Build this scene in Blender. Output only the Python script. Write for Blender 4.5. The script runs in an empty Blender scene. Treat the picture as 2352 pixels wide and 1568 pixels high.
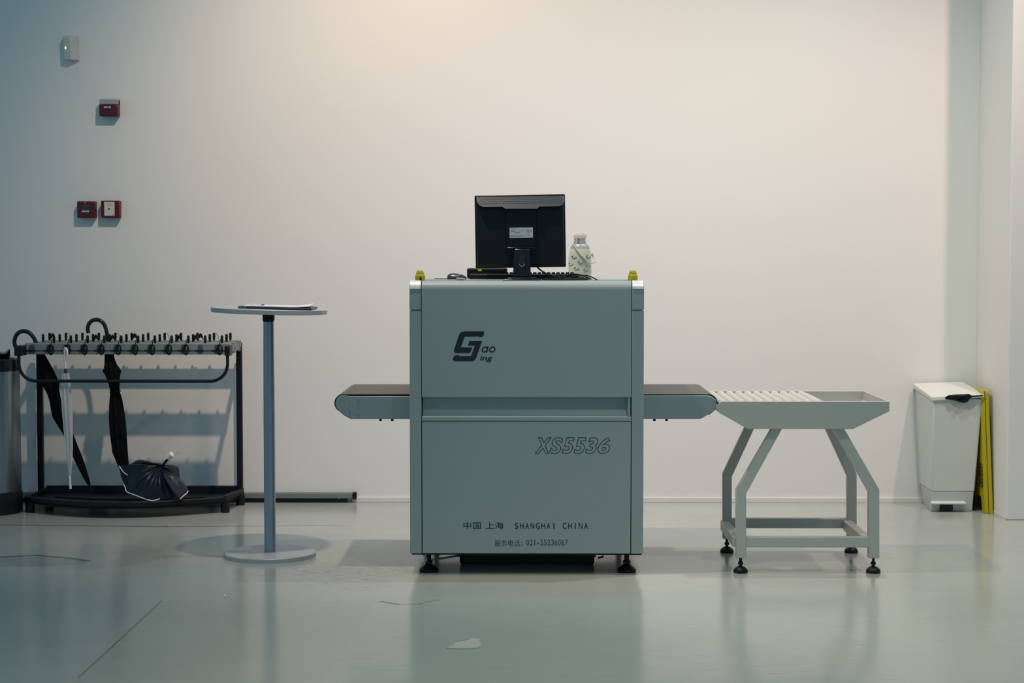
import bpy, bmesh, math, random
from math import sin, cos, pi, radians, sqrt
from mathutils import Vector, Matrix, Euler

random.seed(7)
S = bpy.context.scene
COL = S.collection

# ------------------------------------------------------------------ camera
F = 4150.0                                   # focal length in pixels of a 2352 px wide frame
cam_d = bpy.data.cameras.new('camera')
cam_d.sensor_width = 36.0
cam_d.lens = F / 2352 * 36.0
cam_d.clip_end = 100
cam = bpy.data.objects.new('camera', cam_d)
cam.location = (0, 0, 1.31)
cam.rotation_euler = (radians(90 - 2.815), 0, radians(0.47))
COL.objects.link(cam)
S.camera = cam
CR = Euler(cam.rotation_euler).to_matrix()

# ------------------------------------------------------------------ world, lights, exposure
S.view_settings.view_transform = 'Standard'
S.view_settings.look = 'None'
S.view_settings.gamma = 1.0
S.view_settings.use_curve_mapping = False
S.view_settings.exposure = 0.0
W = bpy.data.worlds.new('hall_ambient')
S.world = W
W.use_nodes = True
bg = W.node_tree.nodes['Background']
bg.inputs['Color'].default_value = (0.122, 0.240, 0.300, 1)
bg.inputs['Strength'].default_value = 1.0


def spot(name, loc, aim, power, col, ang=110, blend=1.0, r=0.05):
    d = bpy.data.lights.new(name, 'SPOT')
    d.energy = power
    d.color = col
    d.spot_size = radians(ang)
    d.spot_blend = blend
    d.shadow_soft_size = r
    o = bpy.data.objects.new(name, d)
    o.location = loc
    o.rotation_euler = (Vector(aim) - Vector(loc)).to_track_quat('-Z', 'Y').to_euler()
    COL.objects.link(o)
    return o


P_WALL, P_TABLE, P_PILLAR, P_MID, P_FLOOR, P_DAY = 348.0, 224.0, 222.0, 70.0, 292.0, 8.0
spot('track_spot_wall', (-0.8, 7.0, 3.9), (0.0, 9.45, 1.0), P_WALL, (1.0, 0.77, 0.59), 107)
spot('track_spot_table', (1.55, 7.8, 4.6), (1.3, 8.2, 0.0), P_TABLE, (0.89, 1.0, 0.87), 90)
spot('track_spot_pillar', (2.75, 7.4, 4.2), (1.6, 9.0, 0.0), P_PILLAR, (1.0, 0.66, 0.57), 90)
spot('track_spot_mid', (-0.1, 7.75, 4.4), (0.1, 8.6, 0.0), P_MID, (0.25, 0.48, 1.0), 70)
spot('added_floor_fill', (0.9, 5.3, 4.4), (0.9, 5.3, 0.0), P_FLOOR, (1.0, 0.93, 0.70), 80)  # fill spot added to brighten the near floor
ad = bpy.data.lights.new('daylight_window', 'AREA')
ad.energy = P_DAY
ad.color = (0.45, 0.6, 1.0)
ad.shape = 'RECTANGLE'
ad.size, ad.size_y = 3.0, 2.5
ao = bpy.data.objects.new('daylight_window', ad)
ao.location = (-6.5, 5.0, 1.9)
ao.rotation_euler = (Vector((0, 7.4, 0.6)) - Vector(ao.location)).to_track_quat('-Z', 'Y').to_euler()
COL.objects.link(ao)


# ------------------------------------------------------------------ measuring helpers
def ray(px, py):
    return CR @ Vector(((px - 1176) / F, -(py - 784) / F, -1.0))


def at(px, py, Y):
    """point of the place at depth Y seen in the photograph at px, py"""
    d = ray(px, py)
    return Vector(cam.location) + d * (Y / d.y)


def ground(px, py, z=0.0):
    d = ray(px, py)
    return Vector(cam.location) + d * ((z - 1.31) / d.z)


# ------------------------------------------------------------------ materials
def mat(name, col, rough=0.5, metal=0.0, var=0.06, scale=14.0, bump=0.0, bscale=200.0, spec=0.5, trans=0.0, coat=0.0, emit=None, alpha=1.0):
    m = bpy.data.materials.new(name)
    m.use_nodes = True
    nt = m.node_tree
    b = nt.nodes['Principled BSDF']
    b.inputs['Roughness'].default_value = rough
    b.inputs['Metallic'].default_value = metal
    b.inputs['Specular IOR Level'].default_value = spec
    b.inputs['Transmission Weight'].default_value = trans
    b.inputs['Coat Weight'].default_value = coat
    b.inputs['Alpha'].default_value = alpha
    tc = nt.nodes.new('ShaderNodeTexCoord')
    n = nt.nodes.new('ShaderNodeTexNoise')
    n.inputs['Scale'].default_value = scale
    n.inputs['Detail'].default_value = 4
    nt.links.new(tc.outputs['Object'], n.inputs['Vector'])
    mx = nt.nodes.new('ShaderNodeMix')
    mx.data_type = 'RGBA'
    mx.inputs['A'].default_value = tuple(c * (1 - var) for c in col) + (1,)
    mx.inputs['B'].default_value = tuple(min(1, c * (1 + var)) for c in col) + (1,)
    nt.links.new(n.outputs['Fac'], mx.inputs['Factor'])
    nt.links.new(mx.outputs['Result'], b.inputs['Base Color'])
    if bump:
        n2 = nt.nodes.new('ShaderNodeTexNoise')
        n2.inputs['Scale'].default_value = bscale
        nt.links.new(tc.outputs['Object'], n2.inputs['Vector'])
        bp = nt.nodes.new('ShaderNodeBump')
        bp.inputs['Strength'].default_value = bump
        bp.inputs['Distance'].default_value = 0.002
        nt.links.new(n2.outputs['Fac'], bp.inputs['Height'])
        nt.links.new(bp.outputs['Normal'], b.inputs['Normal'])
    if emit:
        b.inputs['Emission Color'].default_value = tuple(emit[:3]) + (1,)
        b.inputs['Emission Strength'].default_value = emit[3]
    return m


class NT:
    """small wrapper to chain shader nodes"""
    def __init__(self, m):
        self.t = m.node_tree

    def new(self, kind, **kw):
        n = self.t.nodes.new(kind)
        for k, v in kw.items():
            setattr(n, k, v)
        return n

    def put(self, sock, v):
        if isinstance(v, bpy.types.NodeSocket):
            self.t.links.new(v, sock)
        else:
            sock.default_value = v

    def math(self, op, a, b=0.0, clamp=False):
        n = self.new('ShaderNodeMath', operation=op, use_clamp=clamp)
        self.put(n.inputs[0], a)
        self.put(n.inputs[1], b)
        return n.outputs[0]

    def mix(self, f, a, b):
        n = self.new('ShaderNodeMix', data_type='RGBA')
        self.put(n.inputs['Factor'], f)
        self.put(n.inputs['A'], a)
        self.put(n.inputs['B'], b)
        return n.outputs['Result']

    def noise(self, vec, scale, detail=3.0, rough=0.5):
        n = self.new('ShaderNodeTexNoise')
        self.put(n.inputs['Vector'], vec)
        n.inputs['Scale'].default_value = scale
        n.inputs['Detail'].default_value = detail
        n.inputs['Roughness'].default_value = rough
        return n.outputs['Fac']

    def scaled(self, vec, s):
        n = self.new('ShaderNodeVectorMath', operation='MULTIPLY')
        self.put(n.inputs[0], vec)
        n.inputs[1].default_value = s
        return n.outputs[0]

    def ramp(self, v, lo, hi):
        n = self.new('ShaderNodeMapRange')
        self.put(n.inputs['Value'], v)
        n.inputs['From Min'].default_value = lo
        n.inputs['From Max'].default_value = hi
        return n.outputs['Result']


def floor_material():
    m = bpy.data.materials.new('grey_floor_paint')
    m.use_nodes = True
    q = NT(m)
    b = m.node_tree.nodes['Principled BSDF']
    pos = q.new('ShaderNodeTexCoord').outputs['Object']
    sep = q.new('ShaderNodeSeparateXYZ')
    q.put(sep.inputs[0], pos)
    X, Y = sep.outputs[0], sep.outputs[1]
    wob = q.noise(pos, 1.3, 2)
    big = q.noise(pos, 0.9, 3)
    col = q.mix(q.ramp(big, 0.3, 0.7), (0.37, 0.395, 0.37, 1), (0.44, 0.46, 0.425, 1))
    # fine scuffs running across the hall
    sc = q.noise(q.scaled(pos, (2.0, 22.0, 1.0)), 3.0, 6, 0.65)
    col = q.mix(q.math('MULTIPLY', q.ramp(sc, 0.57, 0.72), 0.35), col, (0.12, 0.13, 0.13, 1))

    def seg(p0, p1, w):
        ax, ay = p0[0], p0[1]
        dx, dy = p1[0] - ax, p1[1] - ay
        L2 = dx * dx + dy * dy
        px = q.math('SUBTRACT', X, ax)
        py = q.math('SUBTRACT', Y, ay)
        t = q.math('DIVIDE', q.math('ADD', q.math('MULTIPLY', px, dx), q.math('MULTIPLY', py, dy)), L2, True)
        ex = q.math('SUBTRACT', px, q.math('MULTIPLY', t, dx))
        ey = q.math('SUBTRACT', py, q.math('MULTIPLY', t, dy))
        d = q.math('SQRT', q.math('ADD', q.math('MULTIPLY', ex, ex), q.math('MULTIPLY', ey, ey)))
        r = q.new('ShaderNodeMapRange')
        q.put(r.inputs['Value'], d)
        r.inputs['From Min'].default_value = w * 0.4
        r.inputs['From Max'].default_value = w
        r.inputs['To Min'].default_value = 1.0
        r.inputs['To Max'].default_value = 0.0
        return r.outputs['Result']

    def side(p0, p1):
        """1 on the right of the line p0 -> p1"""
        dx, dy = p1[0] - p0[0], p1[1] - p0[1]
        v = q.math('SUBTRACT', q.math('MULTIPLY', q.math('SUBTRACT', X, p0[0]), dy),
                   q.math('MULTIPLY', q.math('SUBTRACT', Y, p0[1]), dx))
        return q.math('GREATER_THAN', v, 0.0)

    # the coating was laid in sheets: a browner sheet in the near left, its edges are seams
    c0, c1, c2 = ground(372, 1379), ground(180, 1556), ground(905, 1380)
    patch = q.math('MULTIPLY', q.math('MULTIPLY', side(c1, c0), side(c0, c2)), side(ground(868, 1378), ground(740, 1568)))
    col = q.mix(q.math('MULTIPLY', patch, 0.5), col, q.mix(q.ramp(big, 0.3, 0.7), (0.37, 0.355, 0.31, 1), (0.42, 0.405, 0.36, 1)))
    dark = (0.05, 0.06, 0.065, 1)
    for a, c, w, k in ((c0, c1, 0.005, 0.65), (ground(0, 1205), ground(380, 1209), 0.020, 0.6), (ground(380, 1209), ground(800, 1206), 0.018, 0.5),
                       (ground(0, 1279), ground(84, 1275), 0.022, 0.85), (ground(84, 1275), ground(160, 1281), 0.020, 0.85), (ground(160, 1281), ground(202, 1288), 0.018, 0.85),
                       (ground(876, 1381), ground(915, 1388), 0.014, 0.9), (ground(915, 1388), ground(960, 1387), 0.008, 0.7), (ground(960, 1387), ground(1005, 1377), 0.006, 0.6)):
        col = q.mix(q.math('MULTIPLY', seg(a, c, w), k), col, dark)
    # a blister in the coating under the crease at the left edge
    bc = ground(60, 1290)
    ex = q.math('DIVIDE', q.math('SUBTRACT', X, bc.x), 0.27)
    ey = q.math('DIVIDE', q.math('SUBTRACT', Y, bc.y), 0.125)
    bl = q.math('SUBTRACT', 1.0, q.math('ADD', q.math('MULTIPLY', ex, ex), q.math('MULTIPLY', ey, ey)), True)
    col = q.mix(q.math('MULTIPLY', q.ramp(bl, 0.0, 0.12), 0.35), col, (0.16, 0.18, 0.19, 1))
    # a scratched, dirty area between round table and machine, and dirt along the wall
    dx = q.math('DIVIDE', q.math('SUBTRACT', X, -0.72), 0.42)
    dy = q.math('DIVIDE', q.math('SUBTRACT', Y, 7.35), 0.42)
    near = q.math('SUBTRACT', 1.0, q.math('ADD', q.math('MULTIPLY', dx, dx), q.math('MULTIPLY', dy, dy)), True)
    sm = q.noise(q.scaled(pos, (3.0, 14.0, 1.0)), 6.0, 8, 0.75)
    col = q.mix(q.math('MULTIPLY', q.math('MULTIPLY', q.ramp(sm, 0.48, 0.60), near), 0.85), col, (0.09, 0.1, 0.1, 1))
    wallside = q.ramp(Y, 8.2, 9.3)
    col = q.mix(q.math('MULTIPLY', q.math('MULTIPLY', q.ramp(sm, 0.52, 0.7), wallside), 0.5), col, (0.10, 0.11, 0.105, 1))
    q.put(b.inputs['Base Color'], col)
    q.put(b.inputs['Roughness'], q.math('ADD', 0.13, q.math('MULTIPLY', q.ramp(sc, 0.35, 0.75), 0.12)))
    b.inputs['IOR'].default_value = 1.5
    bp = q.new('ShaderNodeBump')
    bp.inputs['Strength'].default_value = 0.25
    bp.inputs['Distance'].default_value = 0.004
    h = q.math('ADD', q.noise(q.scaled(pos, (1.0, 2.2, 1.0)), 2.6, 2), q.math('MULTIPLY', q.noise(q.scaled(pos, (1.0, 5.0, 1.0)), 9.0, 3), 0.12))
    q.put(bp.inputs['Height'], h)
    q.put(b.inputs['Normal'], bp.outputs['Normal'])
    return m


def wall_material():
    m = bpy.data.materials.new('white_wall_paint')
    m.use_nodes = True
    q = NT(m)
    b = m.node_tree.nodes['Principled BSDF']
    pos = q.new('ShaderNodeTexCoord').outputs['Object']
    sep = q.new('ShaderNodeSeparateXYZ')
    q.put(sep.inputs[0], pos)
    big = q.noise(pos, 0.8, 3)
    col = q.mix(big, (0.77, 0.765, 0.75, 1), (0.80, 0.795, 0.78, 1))
    # specks and scuffs, more of them near the floor
    sp = q.noise(pos, 11.0, 5, 0.6)
    low = q.new('ShaderNodeMapRange')
    q.put(low.inputs['Value'], sep.outputs[2])
    low.inputs['From Min'].default_value = 0.0
    low.inputs['From Max'].default_value = 1.6
    low.inputs['To Min'].default_value = 1.0
    low.inputs['To Max'].default_value = 0.15
    k = q.math('MULTIPLY', q.ramp(sp, 0.69, 0.78), low.outputs['Result'])
    col = q.mix(q.math('MULTIPLY', k, 0.35), col, (0.42, 0.42, 0.41, 1))
    # a few scrape lines behind the round table
    ln = q.noise(q.scaled(pos, (1.2, 1.0, 60.0)), 1.5, 3)
    zz = q.math('SUBTRACT', 1.0, q.math('ABSOLUTE', q.math('DIVIDE', q.math('SUBTRACT', sep.outputs[2], 0.735), 0.03)), True)
    xx = q.math('SUBTRACT', 1.0, q.math('ABSOLUTE', q.math('DIVIDE', q.math('SUBTRACT', sep.outputs[0], -0.8), 0.42)), True)
    col = q.mix(q.math('MULTIPLY', q.math('MULTIPLY', q.ramp(ln, 0.6, 0.75), q.math('MULTIPLY', zz, xx)), 0.5), col, (0.45, 0.45, 0.43, 1))
    q.put(b.inputs['Base Color'], col)
    b.inputs['Roughness'].default_value = 0.75
    bp = q.new('ShaderNodeBump')
    bp.inputs['Strength'].default_value = 0.12
    bp.inputs['Distance'].default_value = 0.003
    q.put(bp.inputs['Height'], q.noise(pos, 30.0, 4))
    q.put(b.inputs['Normal'], bp.outputs['Normal'])
    return m


M = {}
M['floor'] = floor_material()
M['wall'] = wall_material()
M['white_trim'] = mat('white_trim_paint', (0.72, 0.71, 0.69), 0.45)
M['grey_trim'] = mat('grey_trunking', (0.17, 0.20, 0.20), 0.5, var=0.15)
M['body'] = mat('light_grey_powder_coat', (0.33, 0.385, 0.385), 0.42, var=0.03, scale=6, bump=0.08, bscale=600)
M['body2'] = mat('light_grey_table_paint', (0.53, 0.525, 0.485), 0.45, var=0.03, scale=8, bump=0.06, bscale=500)
M['roller'] = mat('matt_roller_plastic', (0.55, 0.54, 0.50), 0.7, var=0.03, spec=0.2)
M['gap'] = mat('gap_shade_curtain_rubber', (0.02, 0.025, 0.03), 0.8)  # shade of gaps and openings as near-black colour; also the curtain rubber
M['chrome'] = mat('brushed_chrome', (0.78, 0.80, 0.80), 0.16, 1.0, var=0.03)
M['neck_steel'] = mat('polished_neck_steel', (0.85, 0.78, 0.72), 0.22, 0.8, var=0.05)
M['bright'] = mat('glare_white_chrome', (0.88, 0.87, 0.85), 0.3, 0.25, var=0.03)  # chrome strip, reflection of overhead lights put in as a pale colour
M['steel'] = mat('satin_steel_plate', (0.32, 0.38, 0.39), 0.42, 0.15, var=0.04, scale=10)
M['stainless'] = mat('stainless_steel', (0.30, 0.35, 0.40), 0.32, 0.95, var=0.06)
M['belt'] = mat('black_rubber_belt', (0.105, 0.10, 0.088), 0.55, var=0.06, bump=0.1, bscale=900)
M['black'] = mat('black_plastic', (0.006, 0.008, 0.011), 0.42, var=0.2, spec=0.3)
M['black_gloss'] = mat('glossy_black_plastic', (0.008, 0.012, 0.016), 0.2, var=0.1, spec=0.4)
M['bag'] = mat('black_bag_film', (0.004, 0.007, 0.008), 0.5, var=0.2, spec=0.25)
M['vent'] = mat('lit_black_plastic', (0.030, 0.045, 0.055), 0.4, var=0.1)  # black plastic lightened where the vent band catches the overhead light
M['black_metal'] = mat('black_painted_steel', (0.006, 0.009, 0.013), 0.45, var=0.2, spec=0.25)
M['black_cloth'] = mat('black_umbrella_cloth', (0.003, 0.0035, 0.005), 0.85, var=0.3, spec=0.15, bump=0.1, bscale=700)
M['navy_cloth'] = mat('navy_umbrella_cloth', (0.004, 0.008, 0.024), 0.34, var=0.6, spec=0.35, scale=9, bump=0.15, bscale=60)
M['clear'] = mat('milky_clear_plastic', (0.72, 0.73, 0.76), 0.18, var=0.12, scale=30, alpha=0.6)
M['white_plastic'] = mat('white_plastic', (0.78, 0.77, 0.75), 0.38, var=0.03)
M['bin_white'] = mat('off_white_bin_plastic', (0.70, 0.71, 0.68), 0.42, var=0.03)
M['bin_body'] = mat('shaded_bin_white', (0.57, 0.61, 0.585), 0.42, var=0.03)  # lid's white plastic darkened, shade of the dim front put into the colour
M['bin_grey'] = mat('pale_grey_bin_plastic', (0.46, 0.50, 0.51), 0.4, var=0.04)
M['yellow'] = mat('yellow_lamp_plastic', (0.52, 0.40, 0.01), 0.3, var=0.1)
M['sign_yellow'] = mat('yellow_sign_plastic', (0.50, 0.40, 0.004), 0.4, var=0.06)
M['lime'] = mat('lime_sticker', (0.55, 0.75, 0.03), 0.4, var=0.03)
M['red'] = mat('dark_red_plastic', (0.085, 0.002, 0.012), 0.4, var=0.1)
M['red_line'] = mat('red_print', (0.45, 0.03, 0.02), 0.5, var=0.05)
M['led'] = mat('green_led', (0.4, 0.6, 0.05), 0.3, emit=(0.75, 1.0, 0.15, 1.3))
M['glass'] = mat('clear_lens', (0.42, 0.47, 0.50), 0.08, var=0.05, alpha=0.75, spec=0.9)
M['cream'] = mat('cream_plate', (0.62, 0.62, 0.52), 0.5, var=0.04)
M['pir'] = mat('grey_white_detector_plastic', (0.56, 0.57, 0.54), 0.5, var=0.03)
M['ink'] = mat('dark_ink', (0.010, 0.016, 0.03), 0.5, var=0.1)
M['ink_violet'] = mat('dark_violet_ink', (0.020, 0.014, 0.045), 0.5, var=0.1)
M['ink_grey'] = mat('grey_green_ink', (0.022, 0.045, 0.05), 0.6, var=0.1)
M['ink_soft'] = mat('faint_grey_ink', (0.30, 0.32, 0.32), 0.6, var=0.1)
M['label'] = mat('white_label_paper', (0.62, 0.65, 0.66), 0.5, var=0.03)
M['paper'] = mat('white_paper', (0.74, 0.74, 0.73), 0.7, var=0.03)
M['navy'] = mat('navy_folder_card', (0.012, 0.03, 0.07), 0.4, var=0.15)
M['green'] = mat('green_folder_spine', (0.01, 0.16, 0.085), 0.4, var=0.1)
M['table_top'] = mat('silver_grey_laminate', (0.44, 0.45, 0.47), 0.35, var=0.05)
M['table_pole'] = mat('silver_painted_steel', (0.36, 0.40, 0.47), 0.30, 0.5, var=0.03)
M['bottle'] = mat('cream_enamel', (0.60, 0.62, 0.52), 0.3, var=0.04)
M['bottle_neck'] = mat('grey_enamel', (0.36, 0.37, 0.34), 0.35, var=0.04)
M['strap'] = mat('beige_silicone', (0.45, 0.43, 0.34), 0.55, var=0.05)
M['lid'] = mat('clear_pink_lid', (0.75, 0.66, 0.62), 0.12, var=0.05, alpha=0.7)
M['brown_print'] = mat('brown_print', (0.10, 0.035, 0.03), 0.5, var=0.1)
M['rack_bar'] = mat('grey_rack_plastic', (0.21, 0.245, 0.25), 0.45, var=0.06)
M['rack_slot'] = mat('dark_grey_slot', (0.05, 0.065, 0.085), 0.55, var=0.1)
M['mouse'] = mat('dark_slate_plastic', (0.03, 0.04, 0.05), 0.3, var=0.1)
M['flake'] = mat('peeled_paint', (0.46, 0.45, 0.42), 0.5, var=0.08)
M['blue_pad'] = mat('blue_port_plastic', (0.01, 0.025, 0.12), 0.4)


# ------------------------------------------------------------------ mesh helpers
class MB:
    def __init__(self):
        self.v = []
        self.f = []

    def add(self, vs, fs):
        k = len(self.v)
        self.v += [Vector(p) for p in vs]
        self.f += [tuple(i + k for i in f) for f in fs]
        return self

    def box(self, x0, x1, y0, y1, z0, z1):
        return self.add([(x0, y0, z0), (x1, y0, z0), (x1, y1, z0), (x0, y1, z0), (x0, y0, z1), (x1, y0, z1), (x1, y1, z1), (x0, y1, z1)],
                        [(0, 3, 2, 1), (4, 5, 6, 7), (0, 1, 5, 4), (1, 2, 6, 5), (2, 3, 7, 6), (3, 0, 4, 7)])

    def hexa(self, bottom, top):
        """solid between two quads"""
        return self.add(list(bottom) + list(top), [(0, 3, 2, 1), (4, 5, 6, 7), (0, 1, 5, 4), (1, 2, 6, 5), (2, 3, 7, 6), (3, 0, 4, 7)])

    def prism(self, poly, a, b, axis='y'):
        def mk(p, t):
            if axis == 'y':
                return (p[0], t, p[1])
            if axis == 'x':
                return (t, p[0], p[1])
            return (p[0], p[1], t)
        n = len(poly)
        vs = [mk(p, a) for p in poly] + [mk(p, b) for p in poly]
        fs = [tuple(range(n)), tuple(range(2 * n - 1, n - 1, -1))]
        fs += [(i, (i + 1) % n, n + (i + 1) % n, n + i) for i in range(n)]
        return self.add(vs, fs)

    def loft(self, rings, caps=True, closed=True):
        n = len(rings[0])
        vs = [p for r in rings for p in r]
        fs = []
        for i in range(len(rings) - 1):
            for j in range(n if closed else n - 1):
                a, b = i * n + j, i * n + (j + 1) % n
                fs.append((a, b, b + n, a + n))
        if caps:
            fs.append(tuple(range(n - 1, -1, -1)))
            fs.append(tuple(range((len(rings) - 1) * n, len(rings) * n)))
        return self.add(vs, fs)

    def tube(self, pts, r, seg=10, closed=False, flat=1.0):
        pts = [Vector(p) for p in pts]
        n = len(pts)
        rs = r if isinstance(r, (list, tuple)) else [r] * n
        rings = []
        prev = None
        for i in range(n):
            if closed:
                t = (pts[(i + 1) % n] - pts[i - 1]).normalized()
            else:
                t = (pts[min(n - 1, i + 1)] - pts[max(0, i - 1)]).normalized()
            if prev is None:
                up = Vector((0, 1, 0)) if abs(t.y) < 0.9 else Vector((1, 0, 0))
                a = (up - t * up.dot(t)).normalized()
            else:
                a = (prev - t * prev.dot(t)).normalized()
            prev = a
            b = t.cross(a)
            rings.append([pts[i] + a * (cos(2 * pi * k / seg) * rs[i]) + b * (sin(2 * pi * k / seg) * rs[i] * flat) for k in range(seg)])
        if closed:
            rings.append(rings[0])
            return self.loft(rings, False)
        return self.loft(rings)

    def lathe(self, prof, cx, cy, seg=32, axis='z', cz=0.0):
        rings = []
        for r, h in prof:
            r = max(r, 1e-5)
            ring = []
            for k in range(seg):
                a = 2 * pi * k / seg
                if axis == 'z':
                    ring.append((cx + r * cos(a), cy + r * sin(a), cz + h))
                elif axis == 'y':
                    ring.append((cx + r * cos(a), cy + h, cz + r * sin(a)))
                else:
                    ring.append((cx + h, cy + r * cos(a), cz + r * sin(a)))
            rings.append(ring)
        return self.loft(rings)

    def rot(self, pivot, axis, deg):
        R = Matrix.Rotation(radians(deg), 3, axis)
        p = Vector(pivot)
        self.v = [R @ (v - p) + p for v in self.v]
        return self


def world_of(o):
    p = Vector((0, 0, 0))
    while o:
        p = p + Vector(o.location)
        o = o.parent
    return p


def obj(name, mb, m, parent=None, bevel=0.0, smooth=35, seg=2, origin=None):
    if parent is not None:
        off = world_of(parent)
        loc = Vector((0, 0, 0))
    else:
        xs = [v.x for v in mb.v]
        ys = [v.y for v in mb.v]
        off = Vector(origin) if origin is not None else Vector(((min(xs) + max(xs)) / 2, (min(ys) + max(ys)) / 2, min(v.z for v in mb.v)))
        loc = off
    me = bpy.data.meshes.new(name)
    me.from_pydata([tuple(v - off) for v in mb.v], [], mb.f)
    bm = bmesh.new()
    bm.from_mesh(me)
    bmesh.ops.recalc_face_normals(bm, faces=bm.faces)
    bm.to_mesh(me)
    bm.free()
    for p in me.polygons:
        p.use_smooth = smooth > 0
    if smooth > 0:
        me.set_sharp_from_angle(angle=radians(smooth))
    me.materials.append(m)
    o = bpy.data.objects.new(name, me)
    o.location = loc
    o.parent = parent
    COL.objects.link(o)
    if bevel:
        bv = o.modifiers.new('bevel', 'BEVEL')
        bv.width = bevel
        bv.segments = seg
        bv.limit_method = 'ANGLE'
        bv.angle_limit = radians(40)
    return o


def tag(o, label, cat, group=None):
    o['label'] = label
    o['category'] = cat
    if group:
        o['group'] = group
    return o


def thing(name, label, cat, loc, group=None):
    o = bpy.data.objects.new(name, None)
    o.empty_display_size = 0.05
    o.location = loc
    COL.objects.link(o)
    return tag(o, label, cat, group)


def struct(name, mb, m, origin=(0, 0, 0), **kw):
    o = obj(name, mb, m, origin=origin, **kw)
    o['kind'] = 'structure'
    return o


def note(o, label):
    o['label'] = label
    return o


def copy_tree(root, loc, label=None, group=None):
    r = root.copy()
    COL.objects.link(r)
    r.location = loc
    if label:
        r['label'] = label
    if group:
        r['group'] = group
    for ch in list(root.children):
        c = ch.copy()
        COL.objects.link(c)
        c.parent = r
        for g in list(ch.children):
            d = g.copy()
            COL.objects.link(d)
            d.parent = c
    return r


def glyphs(s, shear=0.0, bold=0.0):
    """triangulated outline of a line of lettering: vertices in 2D and faces"""
    c = bpy.data.curves.new('lettering', 'FONT')
    c.body = s
    c.shear = shear
    c.offset = bold
    c.resolution_u = 6
    t = bpy.data.objects.new('lettering', c)
    COL.objects.link(t)
    bpy.context.view_layer.update()
    dg = bpy.context.evaluated_depsgraph_get()
    me = bpy.data.meshes.new_from_object(t.evaluated_get(dg))
    bm = bmesh.new()
    bm.from_mesh(me)
    bmesh.ops.remove_doubles(bm, verts=bm.verts, dist=1e-5)
    bm.verts.index_update()
    vs = [(v.co.x, v.co.y) for v in bm.verts]
    fs = [tuple(v.index for v in f.verts) for f in bm.faces]
    es = [(e.verts[0].index, e.verts[1].index) for e in bm.edges if len(e.link_faces) == 1]
    bm.free()
    bpy.data.objects.remove(t)
    bpy.data.curves.remove(c)
    bpy.data.meshes.remove(me)
    return vs, fs, es


def fit(vs, x0, x1, z0, z1):
    ax, bx = min(v[0] for v in vs), max(v[0] for v in vs)
    az, bz = min(v[1] for v in vs), max(v[1] for v in vs)
    return [(x0 + (v[0] - ax) / (bx - ax) * (x1 - x0), z0 + (v[1] - az) / max(bz - az, 1e-6) * (z1 - z0)) for v in vs]


def write(mb, s, px0, px1, py0, py1, Y, shear=0.0, bold=0.0):
    vs, fs, es = glyphs(s, shear, bold)
    a, b = at(px0, py1, Y), at(px1, py0, Y)
    vs = fit(vs, a.x, b.x, a.z, b.z)
    mb.add([(x, Y, z) for x, z in vs], fs)


def write_pitched(mb, s, px0, px1, py0, py1, Y, wide=0.62, bold=0.0):
    """lettering on a fixed pitch, every character in its own cell"""
    ref, _, _ = glyphs('H', 0, bold)
    h = max(v[1] for v in ref)
    p = (px1 - px0) / len(s)
    sc = (at(px0, py0, Y).z - at(px0, py1, Y).z) / h
    z0 = at(px0, py1, Y).z
    for i, ch in enumerate(s):
        if ch == ' ':
            continue
        vs, fs, es = glyphs(ch, 0, bold)
        c = at(px0 + p * (i + 0.5), py1, Y).x
        w = (max(v[0] for v in vs) - min(v[0] for v in vs))
        mid = (max(v[0] for v in vs) + min(v[0] for v in vs)) / 2
        pw = at(px0 + p, py1, Y).x - at(px0, py1, Y).x
        k = min(sc, pw * wide / w) if w > 0.3 else sc
        mb.add([(c + (v[0] - mid) * k, Y, z0 + v[1] * sc) for v in vs], fs)


def px_poly(pts, Y, s=1.0, ox=0.0, oy=0.0):
    out = []
    for x, y in pts:
        p = at(ox + x / s, oy + y / s, Y)
        out.append((p.x, p.z))
    return out


def arc(cx, cy, r, a0, a1, n):
    return [(cx + r * cos(radians(a0 + (a1 - a0) * i / n)), cy + r * sin(radians(a0 + (a1 - a0) * i / n))) for i in range(n + 1)]


def smooth_path(pts, n=6):
    """Catmull-Rom through the points"""
    pts = [Vector(p) for p in pts]
    out = []
    for i in range(len(pts) - 1):
        p0, p1, p2, p3 = pts[max(0, i - 1)], pts[i], pts[i + 1], pts[min(len(pts) - 1, i + 2)]
        for k in range(n):
            t = k / n
            out.append(0.5 * ((2 * p1) + (p2 - p0) * t + (2 * p0 - 5 * p1 + 4 * p2 - p3) * t * t + (3 * p1 - p0 - 3 * p2 + p3) * t ** 3))
    out.append(pts[-1])
    return out


# ------------------------------------------------------------------ the room
WY = 9.45                                     # the back wall
struct('floor', MB().box(-9, 7, -4, WY + 0.3, -0.2, 0.0), M['floor'], smooth=0)
struct('wall_back', MB().box(-9, 7, WY, WY + 0.3, 0.0, 5.2), M['wall'], smooth=0)
pc = ground(2311, 1194)
struct('wall_right', MB().box(pc.x, 6.0, pc.y, WY, 0.0, 5.2), M['wall'], bevel=0.006, smooth=0)
bb0 = at(809, 1150, WY).x
struct('baseboard_back', MB().box(bb0, pc.x, WY - 0.012, WY, 0.0, 0.026), M['white_trim'], bevel=0.002, smooth=0)
struct('baseboard_right', MB().box(pc.x - 0.003, pc.x, pc.y, WY, 0.0, 0.012), M['white_trim'], smooth=0)
gt = thing('wall_trunking', 'dark grey cable trunking along the wall foot left of the machine', 'cable trunking', (at(690, 1150, WY).x, WY - 0.02, 0.0))
tx0, tx1 = -3.6, at(820, 1150, WY).x
obj('trunking_body', MB().box(tx0, tx1 - 0.02, WY - 0.035, WY - 0.001, 0.022, 0.052), M['grey_trim'], gt, 0.004)
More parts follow.
